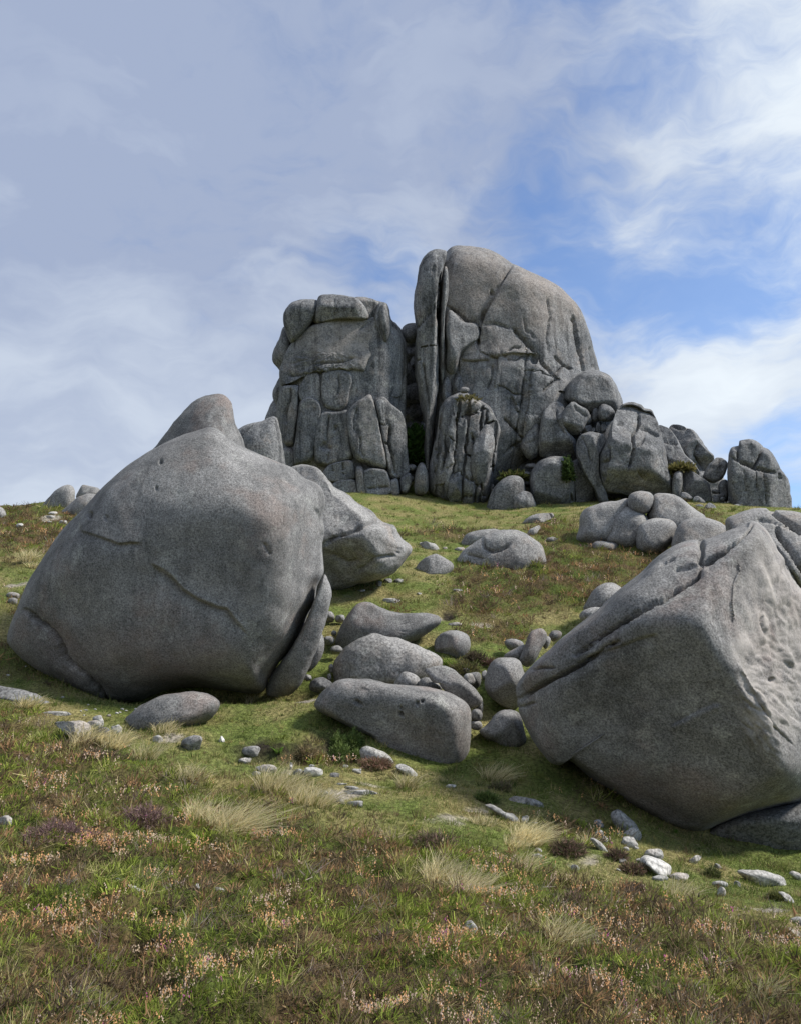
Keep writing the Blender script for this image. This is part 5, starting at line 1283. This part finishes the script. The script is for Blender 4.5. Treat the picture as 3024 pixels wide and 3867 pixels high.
# clumps
x, y, z, r, h, dry, sand, peat, hb, c = scatter(13500, 2.5, 44, HALF)
q = np.stack([x, y, z * 0], -1)
k_ = (rng.uniform(0, 1, len(x)) < h) & (sand < .45)
x, y, z, r, q = x[k_], y[k_], z[k_], r[k_], q[k_]
n = len(x)
g_ = fbm(q * 0.75 + 22, 3)
rs = fbm(q * 0.6 + 70, 3)
u_ = rng.uniform(0, 1, n)
fr_ = .26 * sstep(13, 20, r)
kind = np.where(u_ < .44 + .75 * g_ - fr_, 0, np.where(u_ < .53 + .7 * g_ - fr_, 1, np.where(u_ < .78 - .45 * rs, 2, np.where(u_ < .95, 3, 4))))   # 0 green, 1 grass, 2 brown heather, 3 rust, 4 grey twigs
tone = rng.uniform(.65, 1.4, n)
R = rng.uniform(.055, .15, n) * (r / 5.0) ** .55
NSP = 34
u3 = rng.normal(size=(n, NSP, 3))
u3[..., 2] = np.abs(u3[..., 2]) * .9 + .15
u3 /= np.linalg.norm(u3, axis=-1, keepdims=True)
base = np.stack([x, y, z - .02], -1)[:, None]
hh = np.where(kind == 1, .9, np.where(kind == 0, .55, .75))[:, None, None]
Pp = base + u3 * R[:, None, None] * np.array([.72, .72, 1.0]) * np.concatenate([np.ones((n, 1, 2)), hh], -1) * rng.uniform(.35, .95, (n, NSP, 1))
Dd = u3 + rng.normal(0, .38, (n, NSP, 3)) + np.array([0, 0, .35])
Dd /= np.linalg.norm(Dd, axis=-1, keepdims=True)
kk_ = np.repeat(kind, NSP)
m = n * NSP
rr_ = np.repeat(R, NSP)
Ls = rr_ * np.where(kk_ == 1, rng.uniform(.45, 1.05, m), np.where(kk_ == 4, rng.uniform(.4, .9, m), rng.uniform(.22, .55, m)))
scl = np.repeat((r / 5.0) ** .62, NSP)
Ws = scl * np.where(kk_ == 1, .0034, np.where(kk_ == 4, .003, .0078)) * rng.uniform(.6, 1.4, m)
two = [('moss', 'grass'), ('grass', 'straw'), ('brown', 'dark'), ('rust', 'brown'), ('grey', 'purple')]
A_ = np.array([palette[a] for a, _ in two])[kk_]
B_ = np.array([palette[b] for _, b in two])[kk_]
C = (A_ + (B_ - A_) * rng.uniform(0, 1, (m, 1)) ** np.where(kk_ == 1, 2.0, 1.0)[:, None]) * (np.repeat(tone, NSP) * rng.uniform(.75, 1.3, m))[:, None]
put(*ribbons(Pp.reshape(-1, 3), Dd.reshape(-1, 3), Ls, Ws, C, bend=np.broadcast_to(wind, (m, 3)) * rng.uniform(0, 1, (m, 1)) + rng.normal(0, .2, (m, 3)), tip=.45))
me = mesh_from('heather_carpet', np.concatenate(VV), np.concatenate(FF), 'leaf', np.concatenate(CC2), smooth=False)
add('heather_carpet', me, kind='stuff', label='brown and green heather mixed with wiry grass covering the slope', cat='heather')

# wiry grass standing out of the heather
x, y, z, r, h, dry, sand, peat, hb, c = scatter(30000, 2.6, 26, HALF)
q = np.stack([x, y, z * 0], -1)
wg = sstep(-.25, .45, fbm(q * .9 + 300, 3))
k_ = (rng.uniform(0, 1, len(x)) < h * (.15 + .85 * wg)) & (sand < .5)
n = int(k_.sum())
sc = (r[k_] / 5.0) ** 0.6
u_ = rng.uniform(0, 1, n)
C = np.where((u_ < .5)[:, None], np.array([.20, .235, .055]), np.where((u_ < .8)[:, None], np.array([.42, .36, .17]), np.array([.30, .25, .15]))) * rng.uniform(.7, 1.25, (n, 1))
bd = np.broadcast_to(wind * 1.6, (n, 3)) * rng.uniform(.3, 1.6, (n, 1)) + rng.normal(0, .25, (n, 3)) * np.array([1, 1, .2])
Vw, Fw, Cw = ribbons(np.stack([x, y, z - .01], -1)[k_], updir(n, .35, rng), rng.uniform(.06, .14, n) * sc, .0025 * sc * rng.uniform(.7, 1.3, n), C, bend=bd, segs=3)
me = mesh_from('wiry_grass', Vw, Fw, 'leaf', Cw, smooth=False)
add('wiry_grass', me, kind='stuff', label='thin green and straw wiry grass standing through the heather', cat='grass')

# blossom: spikes of dried orange bells, pale pink and a little magenta
x, y, z, r, h, dry, sand, peat, hb, c = scatter(95000, 2.6, 34, HALF)
q = np.stack([x, y, z * 0], -1)
f1, f2, f3 = fbm(q * 1.5 + 70, 3), fbm(q * 0.55 + 140, 3), pnoise(q * 5 + 11)
pr = h * sstep(-0.05, 0.55, f1 * .8 + f3 * .35) * (0.12 + 0.88 * sstep(-.3, .35, f2))
k_ = (rng.uniform(0, 1, len(x)) < pr) & (sand < 0.4)
n = int(k_.sum())
pinkish = sstep(.0, .5, fbm(q * .8 + 500, 2))[k_]
t = rng.uniform(0, 1, n)
C = np.where((t < .80 - .45 * pinkish)[:, None], np.array([0.72, 0.42, 0.20]), np.where((t < .965)[:, None], np.array([0.66, 0.50, 0.40]), np.array([0.46, 0.12, 0.30])))
C = np.where((rng.uniform(0, 1, n) < .25)[:, None], np.array([.60, .47, .33]), C) * rng.uniform(.6, 1.15, (n, 1))
sc = (r[k_] / 5.0) ** 0.7
P = np.stack([x, y, z + .045 * (r / 5.0) ** .6], -1)[k_]
NB = 4
D = updir(n, .35, rng)
tt = (np.arange(NB) / NB)[None, :, None]
Pb = P[:, None] + D[:, None] * (.012 + .045 * tt) * sc[:, None, None] + rng.normal(0, .0045, (n, NB, 3)) * sc[:, None, None]
Pb = Pb.reshape(-1, 3)
s_ = rng.uniform(.0034, .0060, n * NB) * np.repeat(sc, NB)
te = np.array([(1, 0, -.6), (-.5, .87, -.6), (-.5, -.87, -.6), (0, 0, 1.3)])
tf_ = np.array([(0, 1, 3), (1, 2, 3), (2, 0, 3), (0, 2, 1)])
V2 = (Pb[:, None] + te[None] * s_[:, None, None]).reshape(-1, 3)
F2 = (tf_[None] + (np.arange(n * NB) * 4)[:, None, None]).reshape(-1, 3)
me = mesh_from('heather_blossom', V2, F2, 'leaf', np.repeat(np.repeat(C, NB, 0) * rng.uniform(.8, 1.2, (n * NB, 1)), 4, 0), smooth=False)
add('heather_blossom', me, kind='stuff', label='tiny peach, pink and magenta heather bells dotted over the slope', cat='blossom')

# short turf between the rocks
x, y, z, r, h, dry, sand, peat, hb, c = scatter(330000, 5.5, 50, HALF)
q = np.stack([x, y, z * 0], -1)
bare = sand + 0.25 * fbm(q * 4 + 9, 2)
k_ = (rng.uniform(0, 1, len(x)) < (1 - h) * (1 - .6 * peat)) & (bare < 0.5)
n = int(k_.sum())
sc = (r[k_] / 8.0) ** 0.8
tw = sstep(-0.35, 0.45, fbm(q * 0.6 + 33, 3) + .55 * fbm(q * 3.0 + 3, 3))[k_]
C = lerp(np.broadcast_to(np.array([0.125, 0.175, 0.036]), (n, 3)), np.broadcast_to(np.array([0.30, 0.27, 0.095]), (n, 3)), np.clip(tw + rng.normal(0, .22, n), 0, 1))
dk = rng.uniform(0, 1, n) < .08
C = np.where(dk[:, None], np.array([.38, .32, .18]), C)
C = np.where((rng.uniform(0, 1, n) < dry[k_] * .8)[:, None], C_DRY * rng.uniform(.7, 1.2, (n, 1)), C) * rng.uniform(.75, 1.25, (n, 1))
P = np.stack([x, y, z - .008], -1)[k_]
L = rng.uniform(.02, .05, n) * sc ** .40 * (1 + 1.0 * dry[k_]) * (1 + .8 * np.maximum(0, fbm(q * 2 + 77, 2)[k_]))
Wd = .0055 * sc * rng.uniform(.7, 1.4, n)
V3, F3, C3 = ribbons(P, updir(n, .6, rng), L, Wd, C, bend=np.broadcast_to(wind, (n, 3)) * rng.uniform(0, 1, (n, 1)))
me = mesh_from('turf', V3, F3, 'leaf', C3, smooth=False)
add('turf', me, kind='stuff', label='short cropped green turf between the boulders', cat='grass')

# scattered tufts that break up the turf
x, y, z, r, h, dry, sand, peat, hb, c = scatter(9000, 6.5, 46, HALF)
q = np.stack([x, y, z * 0], -1)
k_ = (rng.uniform(0, 1, len(x)) < (1 - h) * (.35 + .65 * sstep(-.2, .4, fbm(q * .5 + 410, 3)))) & (sand < .5)
x, y, z, r, q = x[k_], y[k_], z[k_], r[k_], q[k_]
n = len(x)
NSP = 22
R = rng.uniform(.03, .10, n) * (r / 8.0) ** .55
u3 = rng.normal(size=(n, NSP, 3))
u3[..., 2] = np.abs(u3[..., 2]) + .4
u3 /= np.linalg.norm(u3, axis=-1, keepdims=True)
base = np.stack([x, y, z - .015], -1)[:, None]
Pp = (base + u3 * np.array([1, 1, .25]) * R[:, None, None] * rng.uniform(.1, 1, (n, NSP, 1))).reshape(-1, 3)
m = n * NSP
ck = np.array([[.11, .15, .03], [.20, .22, .06], [.34, .29, .12], [.16, .11, .065], [.075, .10, .028]])[rng.choice(5, n, p=[.28, .27, .2, .12, .13])] * rng.uniform(.75, 1.25, (n, 1))
put_ = ribbons(Pp, (u3 + np.array([0, 0, .4])).reshape(-1, 3) / 1.25, np.repeat(R, NSP) * rng.uniform(.5, 1.0, m), np.repeat((r / 8.0) ** .7, NSP) * .006 * rng.uniform(.6, 1.4, m), np.repeat(ck, NSP, 0) * rng.uniform(.8, 1.25, (m, 1)), bend=rng.normal(0, .25, (m, 3)))
me = mesh_from('turf_tufts', put_[0], put_[1], 'leaf', put_[2], smooth=False)
add('turf_tufts', me, kind='stuff', label='small green, tan and brown tufts breaking up the short turf', cat='grass')

# mid-slope tussocks
x, y, z, r, h, dry, sand, peat, hb, c = scatter(60000, 13, 46, HALF)
k_ = (rng.uniform(0, 1, len(x)) < h)
n = int(k_.sum())
q = np.stack([x, y, z * 0], -1)[k_]
tw = sstep(-.3, .4, fbm(q * .9 + 61, 3)) + rng.normal(0, .25, n)
C = lerp(np.broadcast_to(np.array([.150, .145, .040]), (n, 3)), np.broadcast_to(np.array([.215, .130, .070]), (n, 3)), np.clip(tw, 0, 1)) * rng.uniform(.6, 1.35, (n, 1))
P = np.stack([x, y, z - .03], -1)[k_]
sc = (r[k_] / 20.0) ** .7
V4, F4, C4 = ribbons(P, updir(n, .6, rng), rng.uniform(.06, .15, n) * sc ** .4, .030 * sc * rng.uniform(.6, 1.4, n), C)
me = mesh_from('heather_tussocks', V4, F4, 'leaf', C4, smooth=False)
add('heather_tussocks', me, kind='stuff', label='olive and brown heather tussocks on the middle and left slopes', cat='heather')


def grass_clump(V, cx, cy, w_, hgt, n, label, lean=(0.7, -0.15), pale=1.0, green=0.15, seed=0):
    n = int(n * 1.25)
    rg = np.random.default_rng(900 + seed)
    lf_ = rg.uniform(.4, 1.0)
    lean = (lean[0] * lf_, lean[1] * lf_)
    bx, by = P1(V, cx, cy)
    sc_ = V([(1, 0)])[0][0] - V([(0, 0)])[0][0]
    d = ground_dist(bx, by)
    base = unproject(bx, by, d)
    wm = w_ * sc_ * d / F0
    hm = hgt * sc_ * d / F0 * rg.uniform(.65, .95)
    a = rg.uniform(0, 2 * math.pi, n)
    rr = np.sqrt(rg.uniform(0, 1, n)) * wm * 0.34
    px, py = base[0] + rr * np.cos(a), base[1] + rr * np.sin(a) * .8
    pz = grid_at(px, py, GZ) - 0.02
    P = np.stack([px, py, pz], -1)
    D = np.stack([np.cos(a) * rr / wm * 1.2 + lean[0] * .35 + rg.normal(0, .22, n), np.sin(a) * rr / wm + lean[1] + rg.normal(0, .22, n), np.ones(n)], -1)
    D /= np.linalg.norm(D, axis=-1, keepdims=True)
    L = rg.uniform(.55, 1.3, n) * hm * 1.9
    b = np.stack([rg.normal(lean[0] * .8, .5, n), rg.normal(lean[1], .35, n), -rg.uniform(.05, .60, n)], -1) * .60
    C = np.where((rg.uniform(0, 1, n) < green * .7)[:, None], np.array([.30, .30, .10]), np.array([.80, .70, .42]) * pale) * rg.uniform(.6, 1.2, (n, 1))
    th = rg.uniform(0, 2 * math.pi, n)
    V_, F_, C_ = ribbons(P, D, L, np.full(n, max(.0045, d * .0011)) * rg.uniform(.7, 1.3, n), C, bend=b, segs=4, tip=.15, r=rg)
    me = mesh_from('grass_clump', V_ - base, F_, 'straw', C_, smooth=False)
    add('grass_clump', me, base, None, label, 'grass clump', 'pale moor grass clumps', 'thing')


Z7 = view(1500, 2800, .8923)
grass_clump(Z6, 930, 690, 260, 80, 520, 'largest pale grass clump, left of centre in the heather', (1.0, -.3), seed=1)
grass_clump(Z6, 800, 640, 130, 60, 220, 'smaller pale grass clump just left of the largest clump', (.6, -.1), seed=2)
grass_clump(Z6, 1110, 525, 230, 75, 420, 'tan grass sweep below the bank, upper left part', (.8, -.2), .9, .3, seed=3)
grass_clump(Z6, 1250, 570, 240, 60, 380, 'tan grass sweep below the bank, lower right part', (.9, -.2), .95, .3, seed=4)
grass_clump(Z6, 340, 320, 180, 45, 300, 'golden grass below the broad pale slab', (.8, -.2), 1.05, .12, seed=5)
grass_clump(Z6, 460, 335, 160, 50, 300, 'golden grass right below the black speckled stone', (.8, -.3), 1.05, .12, seed=6)
grass_clump(Z6, 110, 185, 110, 45, 200, 'golden grass at the left edge on the flat outcropping rock', (.8, -.2), 1.0, .2, seed=7)
grass_clump(Z6, 660, 275, 130, 32, 160, 'pale grass fringe at the foot of the half buried boulder', (.6, -.1), 1.0, .25, seed=8)
grass_clump(Z6, 1010, 165, 60, 45, 70, 'thin upright grass tuft in the shade under the huge left boulder', (.1, 0), .7, .4, seed=9)
grass_clump(Z6, 590, 390, 120, 60, 120, 'sparse grass blades below the bare grit', (.7, -.2), .9, .4, seed=10)
grass_clump(Z6, 770, 470, 150, 50, 170, 'straw-coloured grass above the largest clump', (.7, -.1), .9, .35, seed=11)
grass_clump(Z7, 410, 165, 150, 60, 260, 'tan grass clump in the turf beneath the wedge-shaped boulder', (.7, -.2), .9, .3, seed=12)
grass_clump(Z7, 545, 430, 170, 80, 420, 'golden swept grass clump beside the two long stones', (1.1, -.3), 1.1, .08, seed=13)
grass_clump(Z7, 490, 445, 110, 45, 200, 'short golden grass left below the golden swept clump', (.9, -.2), 1.05, .15, seed=14)
grass_clump(Z7, 360, 350, 140, 35, 220, 'yellowish grass patch in the pale grit left of the golden clump', (.7, -.1), .9, .3, seed=15)
grass_clump(Z7, 170, 600, 170, 80, 330, 'left half of the wind-blown pale clump in the right heather', (.8, -.1), .95, .2, seed=16)
grass_clump(Z7, 300, 650, 200, 80, 380, 'right half of the wind-blown pale clump in the right heather', (1.0, -.3), .95, .2, seed=17)
grass_clump(Z7, 700, 850, 210, 80, 360, 'nearest pale grass clump at right, drooping to the right', (1.1, -.25), 1.0, .12, seed=18)
grass_clump(Z7, 530, 545, 100, 55, 150, 'thin tan grass tuft below the golden swept clump', (.6, 0), .95, .2, seed=19)
grass_clump(Z7, 1190, 655, 170, 60, 150, 'tawny sparse grass clump below the white angular block', (.9, -.1), .8, .3, seed=20)
grass_clump(Z7, 40, 195, 110, 60, 180, 'grey-green grass tuft below the long front boulder', (.6, -.2), .75, .45, seed=21)
grass_clump(Z7, 1540, 1080, 160, 90, 90, 'sparse straw grass in the heather at the lower right corner', (.9, 0), .8, .35, seed=22)
grass_clump(A5, 360, 1270, 200, 110, 220, 'golden grass tuft on the left slope beside the huge boulder', (.1, 0), .95, .3, seed=23)
grass_clump(A5, 430, 1350, 150, 60, 160, 'lower golden grass tuft on the left slope', (.2, 0), .95, .3, seed=24)
grass_clump(Z7, 805, 440, 60, 40, 70, 'small straw tuft left of the elongated pale stone', (.4, 0), .95, .2, seed=25)


def bush(name, V, cx, cy, rx, ry, n, cols, label, cat, L=(.04, .10), wd=.012, dist=None, seed=0, dome=0.9, stem=True, lean=.5):
    """a leafy cushion: a ball of small leaves around a mound standing on the hillside"""
    rg = np.random.default_rng(1200 + seed)
    sc_ = V([(1, 0)])[0][0] - V([(0, 0)])[0][0]
    bx, by = P1(V, cx, cy + ry)
    d = dist or ground_dist(bx, by)
    base = unproject(bx, by, d)
    R, Hh = rx * sc_ * d / F0 * (1.15 if name == 'heather_bush' else 1), (1.25 if name == 'heather_bush' else 2) * ry * sc_ * d / F0
    u = rg.normal(size=(n, 3))
    u[:, 2] = np.abs(u[:, 2]) * dome
    u /= np.linalg.norm(u, axis=1, keepdims=True)
    rr = rg.uniform(.25, 1.0, n) ** .5
    wob = 1 + .55 * fbm(u * 2.6 + seed * 3, 3)
    P = u * (rr * wob)[:, None] * np.array([R, R * .8, Hh])
    D = u + rg.normal(0, lean, (n, 3))
    D /= np.linalg.norm(D, axis=1, keepdims=True)
    C = 1.9 * np.array(cols)[rg.integers(0, len(cols), n)] * rg.uniform(.7, 1.3, (n, 1))
    s = d / 12.0
    V_, F_, C_ = ribbons(P, D, rg.uniform(*L, n) * s, wd * s * rg.uniform(.6, 1.4, n), C, tip=.4, r=rg)
    e = empty(name, base, label, cat)
    add('foliage', mesh_from('foliage', V_, F_, 'leaf', C_, smooth=False), base, e)
    if stem:
        m = 26
        a = rg.uniform(0, 2 * math.pi, m)
        Ps = np.stack([np.cos(a) * R * .25, np.sin(a) * R * .2, np.full(m, -.03)], -1)
        Ds = np.stack([np.cos(a) * .7, np.sin(a) * .6, np.ones(m)], -1)
        Ds /= np.linalg.norm(Ds, axis=1, keepdims=True)
        Vs, Fs, Cs = ribbons(Ps, Ds, np.full(m, max(Hh, .05) * .8), np.full(m, .008 * s), np.broadcast_to(np.array([.07, .05, .035]), (m, 3)), r=rg)
        add('stem', mesh_from('stem', Vs, Fs, 'leaf', Cs, smooth=False), base, e)
    return e


MOSS = [(.055, .085, .022), (.075, .105, .030), (.10, .125, .045)]
DARKH = [(.055, .040, .030), (.085, .058, .040), (.045, .050, .020), (.12, .075, .06)]
RUST = [(.13, .075, .055), (.11, .065, .045), (.07, .065, .03), (.17, .11, .08)]
bush('moss_cushion', A2, 1040, 520, 95, 62, 2600, MOSS, 'dark green moss cushion, lower left of the mossy bank group', 'moss cushion', (.03, .06), .012, seed=1, stem=False)
bush('moss_cushion', A2, 1145, 420, 75, 62, 2200, MOSS, 'round moss cushion, upper right of the mossy bank group', 'moss cushion', (.03, .06), .012, seed=2, stem=False)
bush('moss_cushion', A2, 1020, 420, 65, 50, 1600, MOSS, 'moss cushion in the middle of the mossy bank group', 'moss cushion', (.03, .06), .012, seed=3, stem=False)
bush('moss_cushion', A2, 1165, 545, 45, 42, 1000, MOSS, 'small moss cushion against the pale elongated boulder', 'moss cushion', (.03, .06), .012, seed=4, stem=False)
bush('heather_bush', A2, 1320, 590, 110, 40, 1300, RUST, 'red-brown heather bush at the foot of the pale elongated boulder', 'heather bush', seed=5)
bush('heather_bush', A2, 870, 560, 70, 50, 1300, [(.11, .09, .03), (.09, .10, .03), (.14, .09, .04)], 'olive brown shrub on the face of the mossy bank', 'heather bush', seed=6)
bush('heather_bush', A2, 760, 500, 80, 55, 1300, [(.13, .10, .06), (.20, .16, .09), (.07, .06, .03)], 'tan withered shrub in the eroded bank', 'heather bush', seed=7)
bush('heather_bush', A3, 1160, 730, 130, 65, 1800, DARKH, 'dark heather bush right of the golden swept grass', 'heather bush', seed=8)
bush('heather_bush', A3, 1545, 795, 75, 45, 900, DARKH, 'dark heather bush by the elongated pale stone', 'heather bush', seed=9)
bush('heather_bush', A4, 345, 690, 85, 40, 1000, DARKH, 'purplish heather bush left of the white angular block', 'heather bush', seed=10)
bush('heather_bush', A4, 355, 850, 90, 45, 1000, DARKH, 'dark heather bush below the purplish bush', 'heather bush', seed=11)
bush('heather_bush', A4, 990, 730, 55, 36, 600, [(.05, .06, .02), (.07, .07, .03)], 'dark green tuft in the grass before the dark shaded rock', 'heather bush', seed=12)
bush('heather_bush', A4, 1510, 920, 60, 34, 600, [(.06, .07, .025), (.09, .09, .03)], 'green tuft beside the pale broken rock', 'heather bush', seed=13)
bush('heather_bush', A3, 500, 340, 80, 34, 1000, [(.045, .065, .018), (.07, .09, .025)], 'deep green tuft above the long worn stone', 'heather bush', seed=14)
bush('heather_bush', A3, 610, 250, 80, 34, 800, [(.07, .075, .03), (.10, .08, .05)], 'grey-green tuft under the tan grass clump', 'heather bush', seed=15)
bush('heather_bush', Z6, 585, 600, 80, 50, 1300, [(.10, .065, .06), (.075, .05, .04), (.14, .09, .085)], 'purplish-brown heather bush left of the largest grass clump', 'heather bush', seed=16)
bush('heather_bush', Z6, 230, 660, 110, 48, 1300, [(.09, .055, .05), (.06, .042, .032), (.13, .08, .08)], 'dark purple-brown heather bush at the left of the near slope', 'heather bush', seed=17)
bush('heather_bush', Z6, 400, 365, 90, 28, 900, DARKH, 'dark heather bush below the golden grass at left', 'heather bush', seed=18)
bush('heather_bush', Z7, 150, 400, 90, 40, 1000, DARKH, 'dark heather bush at the edge of the pale grit', 'heather bush', seed=19)
bush('heather_bush', Z7, 740, 660, 90, 40, 1100, DARKH, 'brown heather bush right of the wind-blown pale clump', 'heather bush', seed=20)
bush('cleft_shrub', Z1, 755, 1025, 44, 75, 2600, [(.030, .065, .016), (.045, .085, .02), (.025, .05, .014)], 'dark green growth filling the foot of the cleft between the towers', 'shrub', (.05, .13), .05, dist=46.0, seed=21, stem=False)
bush('heather_bush', Z4, 990, 820, 45, 26, 700, [(.045, .035, .025), (.06, .05, .03)], 'dark peaty tuft right below the round squat boulder', 'heather bush', seed=22)
bush('heather_bush', Z4, 840, 860, 34, 22, 600, [(.10, .14, .03), (.14, .17, .04)], 'bright green tuft between the round squat boulder and the tilted slab', 'heather bush', seed=23)
bush('heather_bush', Z4, 930, 870, 70, 36, 900, [(.06, .07, .025), (.09, .08, .03), (.05, .04, .025)], 'dark olive bush behind the tilted slab', 'heather bush', seed=24)
bush('heather_bush', Z4, 1080, 850, 50, 26, 700, [(.09, .05, .045), (.06, .05, .025)], 'reddish heather bush above the egg-shaped boulder', 'heather bush', seed=25)
bush('ledge_grass', Z2, 1010, 640, 70, 12, 600, [(.10, .09, .035), (.08, .08, .028), (.12, .10, .04)], 'yellowish grass tuft on the ledge right of the big square-topped block', 'grass tuft', (.05, .12), .03, dist=42.6, seed=26, stem=False)
bush('ledge_grass', Z1, 1000, 800, 56, 3, 130, [(.10, .09, .045), (.08, .075, .035)], 'brown grass on the ledge under the perched stone', 'grass tuft', (.03, .07), .03, dist=43.3, seed=27, stem=False)
bush('ledge_grass', Z1, 1205, 1160, 60, 13, 700, [(.07, .075, .025), (.055, .07, .02), (.09, .085, .03)], 'green grass on the rubble chute right of the right rock tower', 'grass tuft', (.05, .11), .03, dist=43.4, seed=28, stem=False)
bush('ivy_patch', Z2, 372, 640, 26, 62, 700, [(.03, .05, .018), (.045, .065, .02)], 'dark green creeper beside the dark oval block', 'creeper', (.04, .08), .04, dist=42.0, seed=29, stem=False)


# fern in the eroded bank: a few arching fronds with leaflets
def fern(V, cx, cy, size, label, seed):
    rg = np.random.default_rng(seed)
    bx, by = P1(V, cx, cy)
    d = ground_dist(bx, by)
    base = unproject(bx, by, d)
    sc_ = V([(1, 0)])[0][0] - V([(0, 0)])[0][0]
    S = size * sc_ * d / F0
    e = empty('fern', base, label, 'fern')
    for i in range(6):
        a = rg.uniform(0, 2 * math.pi)
        t = np.linspace(0.08, 1, 13)
        ax = np.stack([np.cos(a) * t * S * .7, np.sin(a) * t * S * .45, (t * 1.15 - t * t * .55) * S], -1)
        sd_ = np.array([-math.sin(a), math.cos(a), 0])
        P = np.repeat(ax, 2, 0)
        sg = np.tile([1, -1], len(t))[:, None]
        D = sd_ * sg + np.array([math.cos(a) * .5, math.sin(a) * .5, .15])
        D /= np.linalg.norm(D, axis=1, keepdims=True)
        L = np.repeat((1.05 - t) * .30 * S + .01, 2)
        V_, F_, C_ = ribbons(P, D, L, L * .33, np.broadcast_to(np.array([.13, .26, .03]), (len(P), 3)) * rg.uniform(.8, 1.2), side=np.broadcast_to(np.array([math.cos(a), math.sin(a), .3]), P.shape), tip=.3, r=rg)
        add('frond', mesh_from('frond', V_, F_, 'leaf', C_, smooth=False), base, e)


fern(A2, 535, 530, 90, 'bright green fern growing in the eroded bank', 1)
fern(A4, 700, 425, 46, 'small bright fern at the foot of the big right boulder', 2)


# longer grass and moss left standing along the foot of the big rocks
feet = [Z3([(30, 1060), (100, 1120), (200, 1180), (300, 1240), (400, 1282), (450, 1290)]), Z3([(900, 1262), (1000, 1262), (1080, 1268), (1140, 1268), (1200, 1238)]),
        Z4([(140, 1100), (250, 1160), (400, 1220), (470, 1320), (560, 1400), (680, 1440), (800, 1450), (900, 1430), (955, 1390)]),
        Z5([(330, 1320), (450, 1390), (560, 1440), (680, 1510), (780, 1590), (900, 1660), (1050, 1740), (1180, 1765), (1300, 1850), (1450, 1905), (1600, 1935), (1708, 1950)]),
        Z3([(1340, 842), (1450, 822), (1550, 790), (1610, 760)]), Z4([(250, 790), (450, 810), (640, 745), (790, 650)]), Z4([(770, 845), (850, 855), (940, 815)]), Z4([(1040, 1262), (1130, 1330), (1240, 1325)]),
        Z6([(495, 262), (520, 290), (600, 292), (700, 272), (790, 240), (880, 185)]), Z4([(900, 325), (1060, 305), (1200, 305), (1360, 280)])]
PP, LL, CCf, DDf = [], [], [], []
for line in feet:
    L_ = np.array(line, float)
    seg = np.concatenate([[0], np.cumsum(np.linalg.norm(np.diff(L_, axis=0), axis=1))])
    for tpos in np.arange(0, seg[-1], 7.0):
        gx_, gy_ = np.interp(tpos, seg, L_[:, 0]), np.interp(tpos, seg, L_[:, 1])
        d_ = ground_dist(gx_, gy_ + 4)
        w_ = unproject(gx_, gy_ + 4, d_)
        m_ = 10
        px = w_[0] + rng.normal(0, .10, m_)
        py = w_[1] + rng.normal(-.02, .10, m_)
        PP.append(np.stack([px, py, grid_at(px, py, GZ) - .01], -1))
        LL.append(rng.uniform(.03, .12, m_) * (1 + .8 * float(pnoise(w_[None] * 2.0)[0])) * (d_ / 13) ** .5)
        DDf.append(np.full(m_, d_))
        CCf.append(np.where((rng.uniform(0, 1, m_) < .3)[:, None], np.array([.30, .25, .11]), np.array([.10, .135, .030])) * rng.uniform(.6, 1.3, (m_, 1)))
PP, LL, CCf, DDf = np.concatenate(PP), np.abs(np.concatenate(LL)), np.concatenate(CCf), np.concatenate(DDf)
Vf, Ff, Cf = ribbons(PP, updir(len(PP), .5, rng), LL, .0008 * DDf * rng.uniform(.6, 1.3, len(PP)), CCf, bend=rng.normal(0, .35, PP.shape), segs=2)
add('fringe_grass', mesh_from('fringe_grass', Vf, Ff, 'leaf', Cf, smooth=False), kind='stuff', label='longer grass and moss along the foot of the boulders', cat='grass')
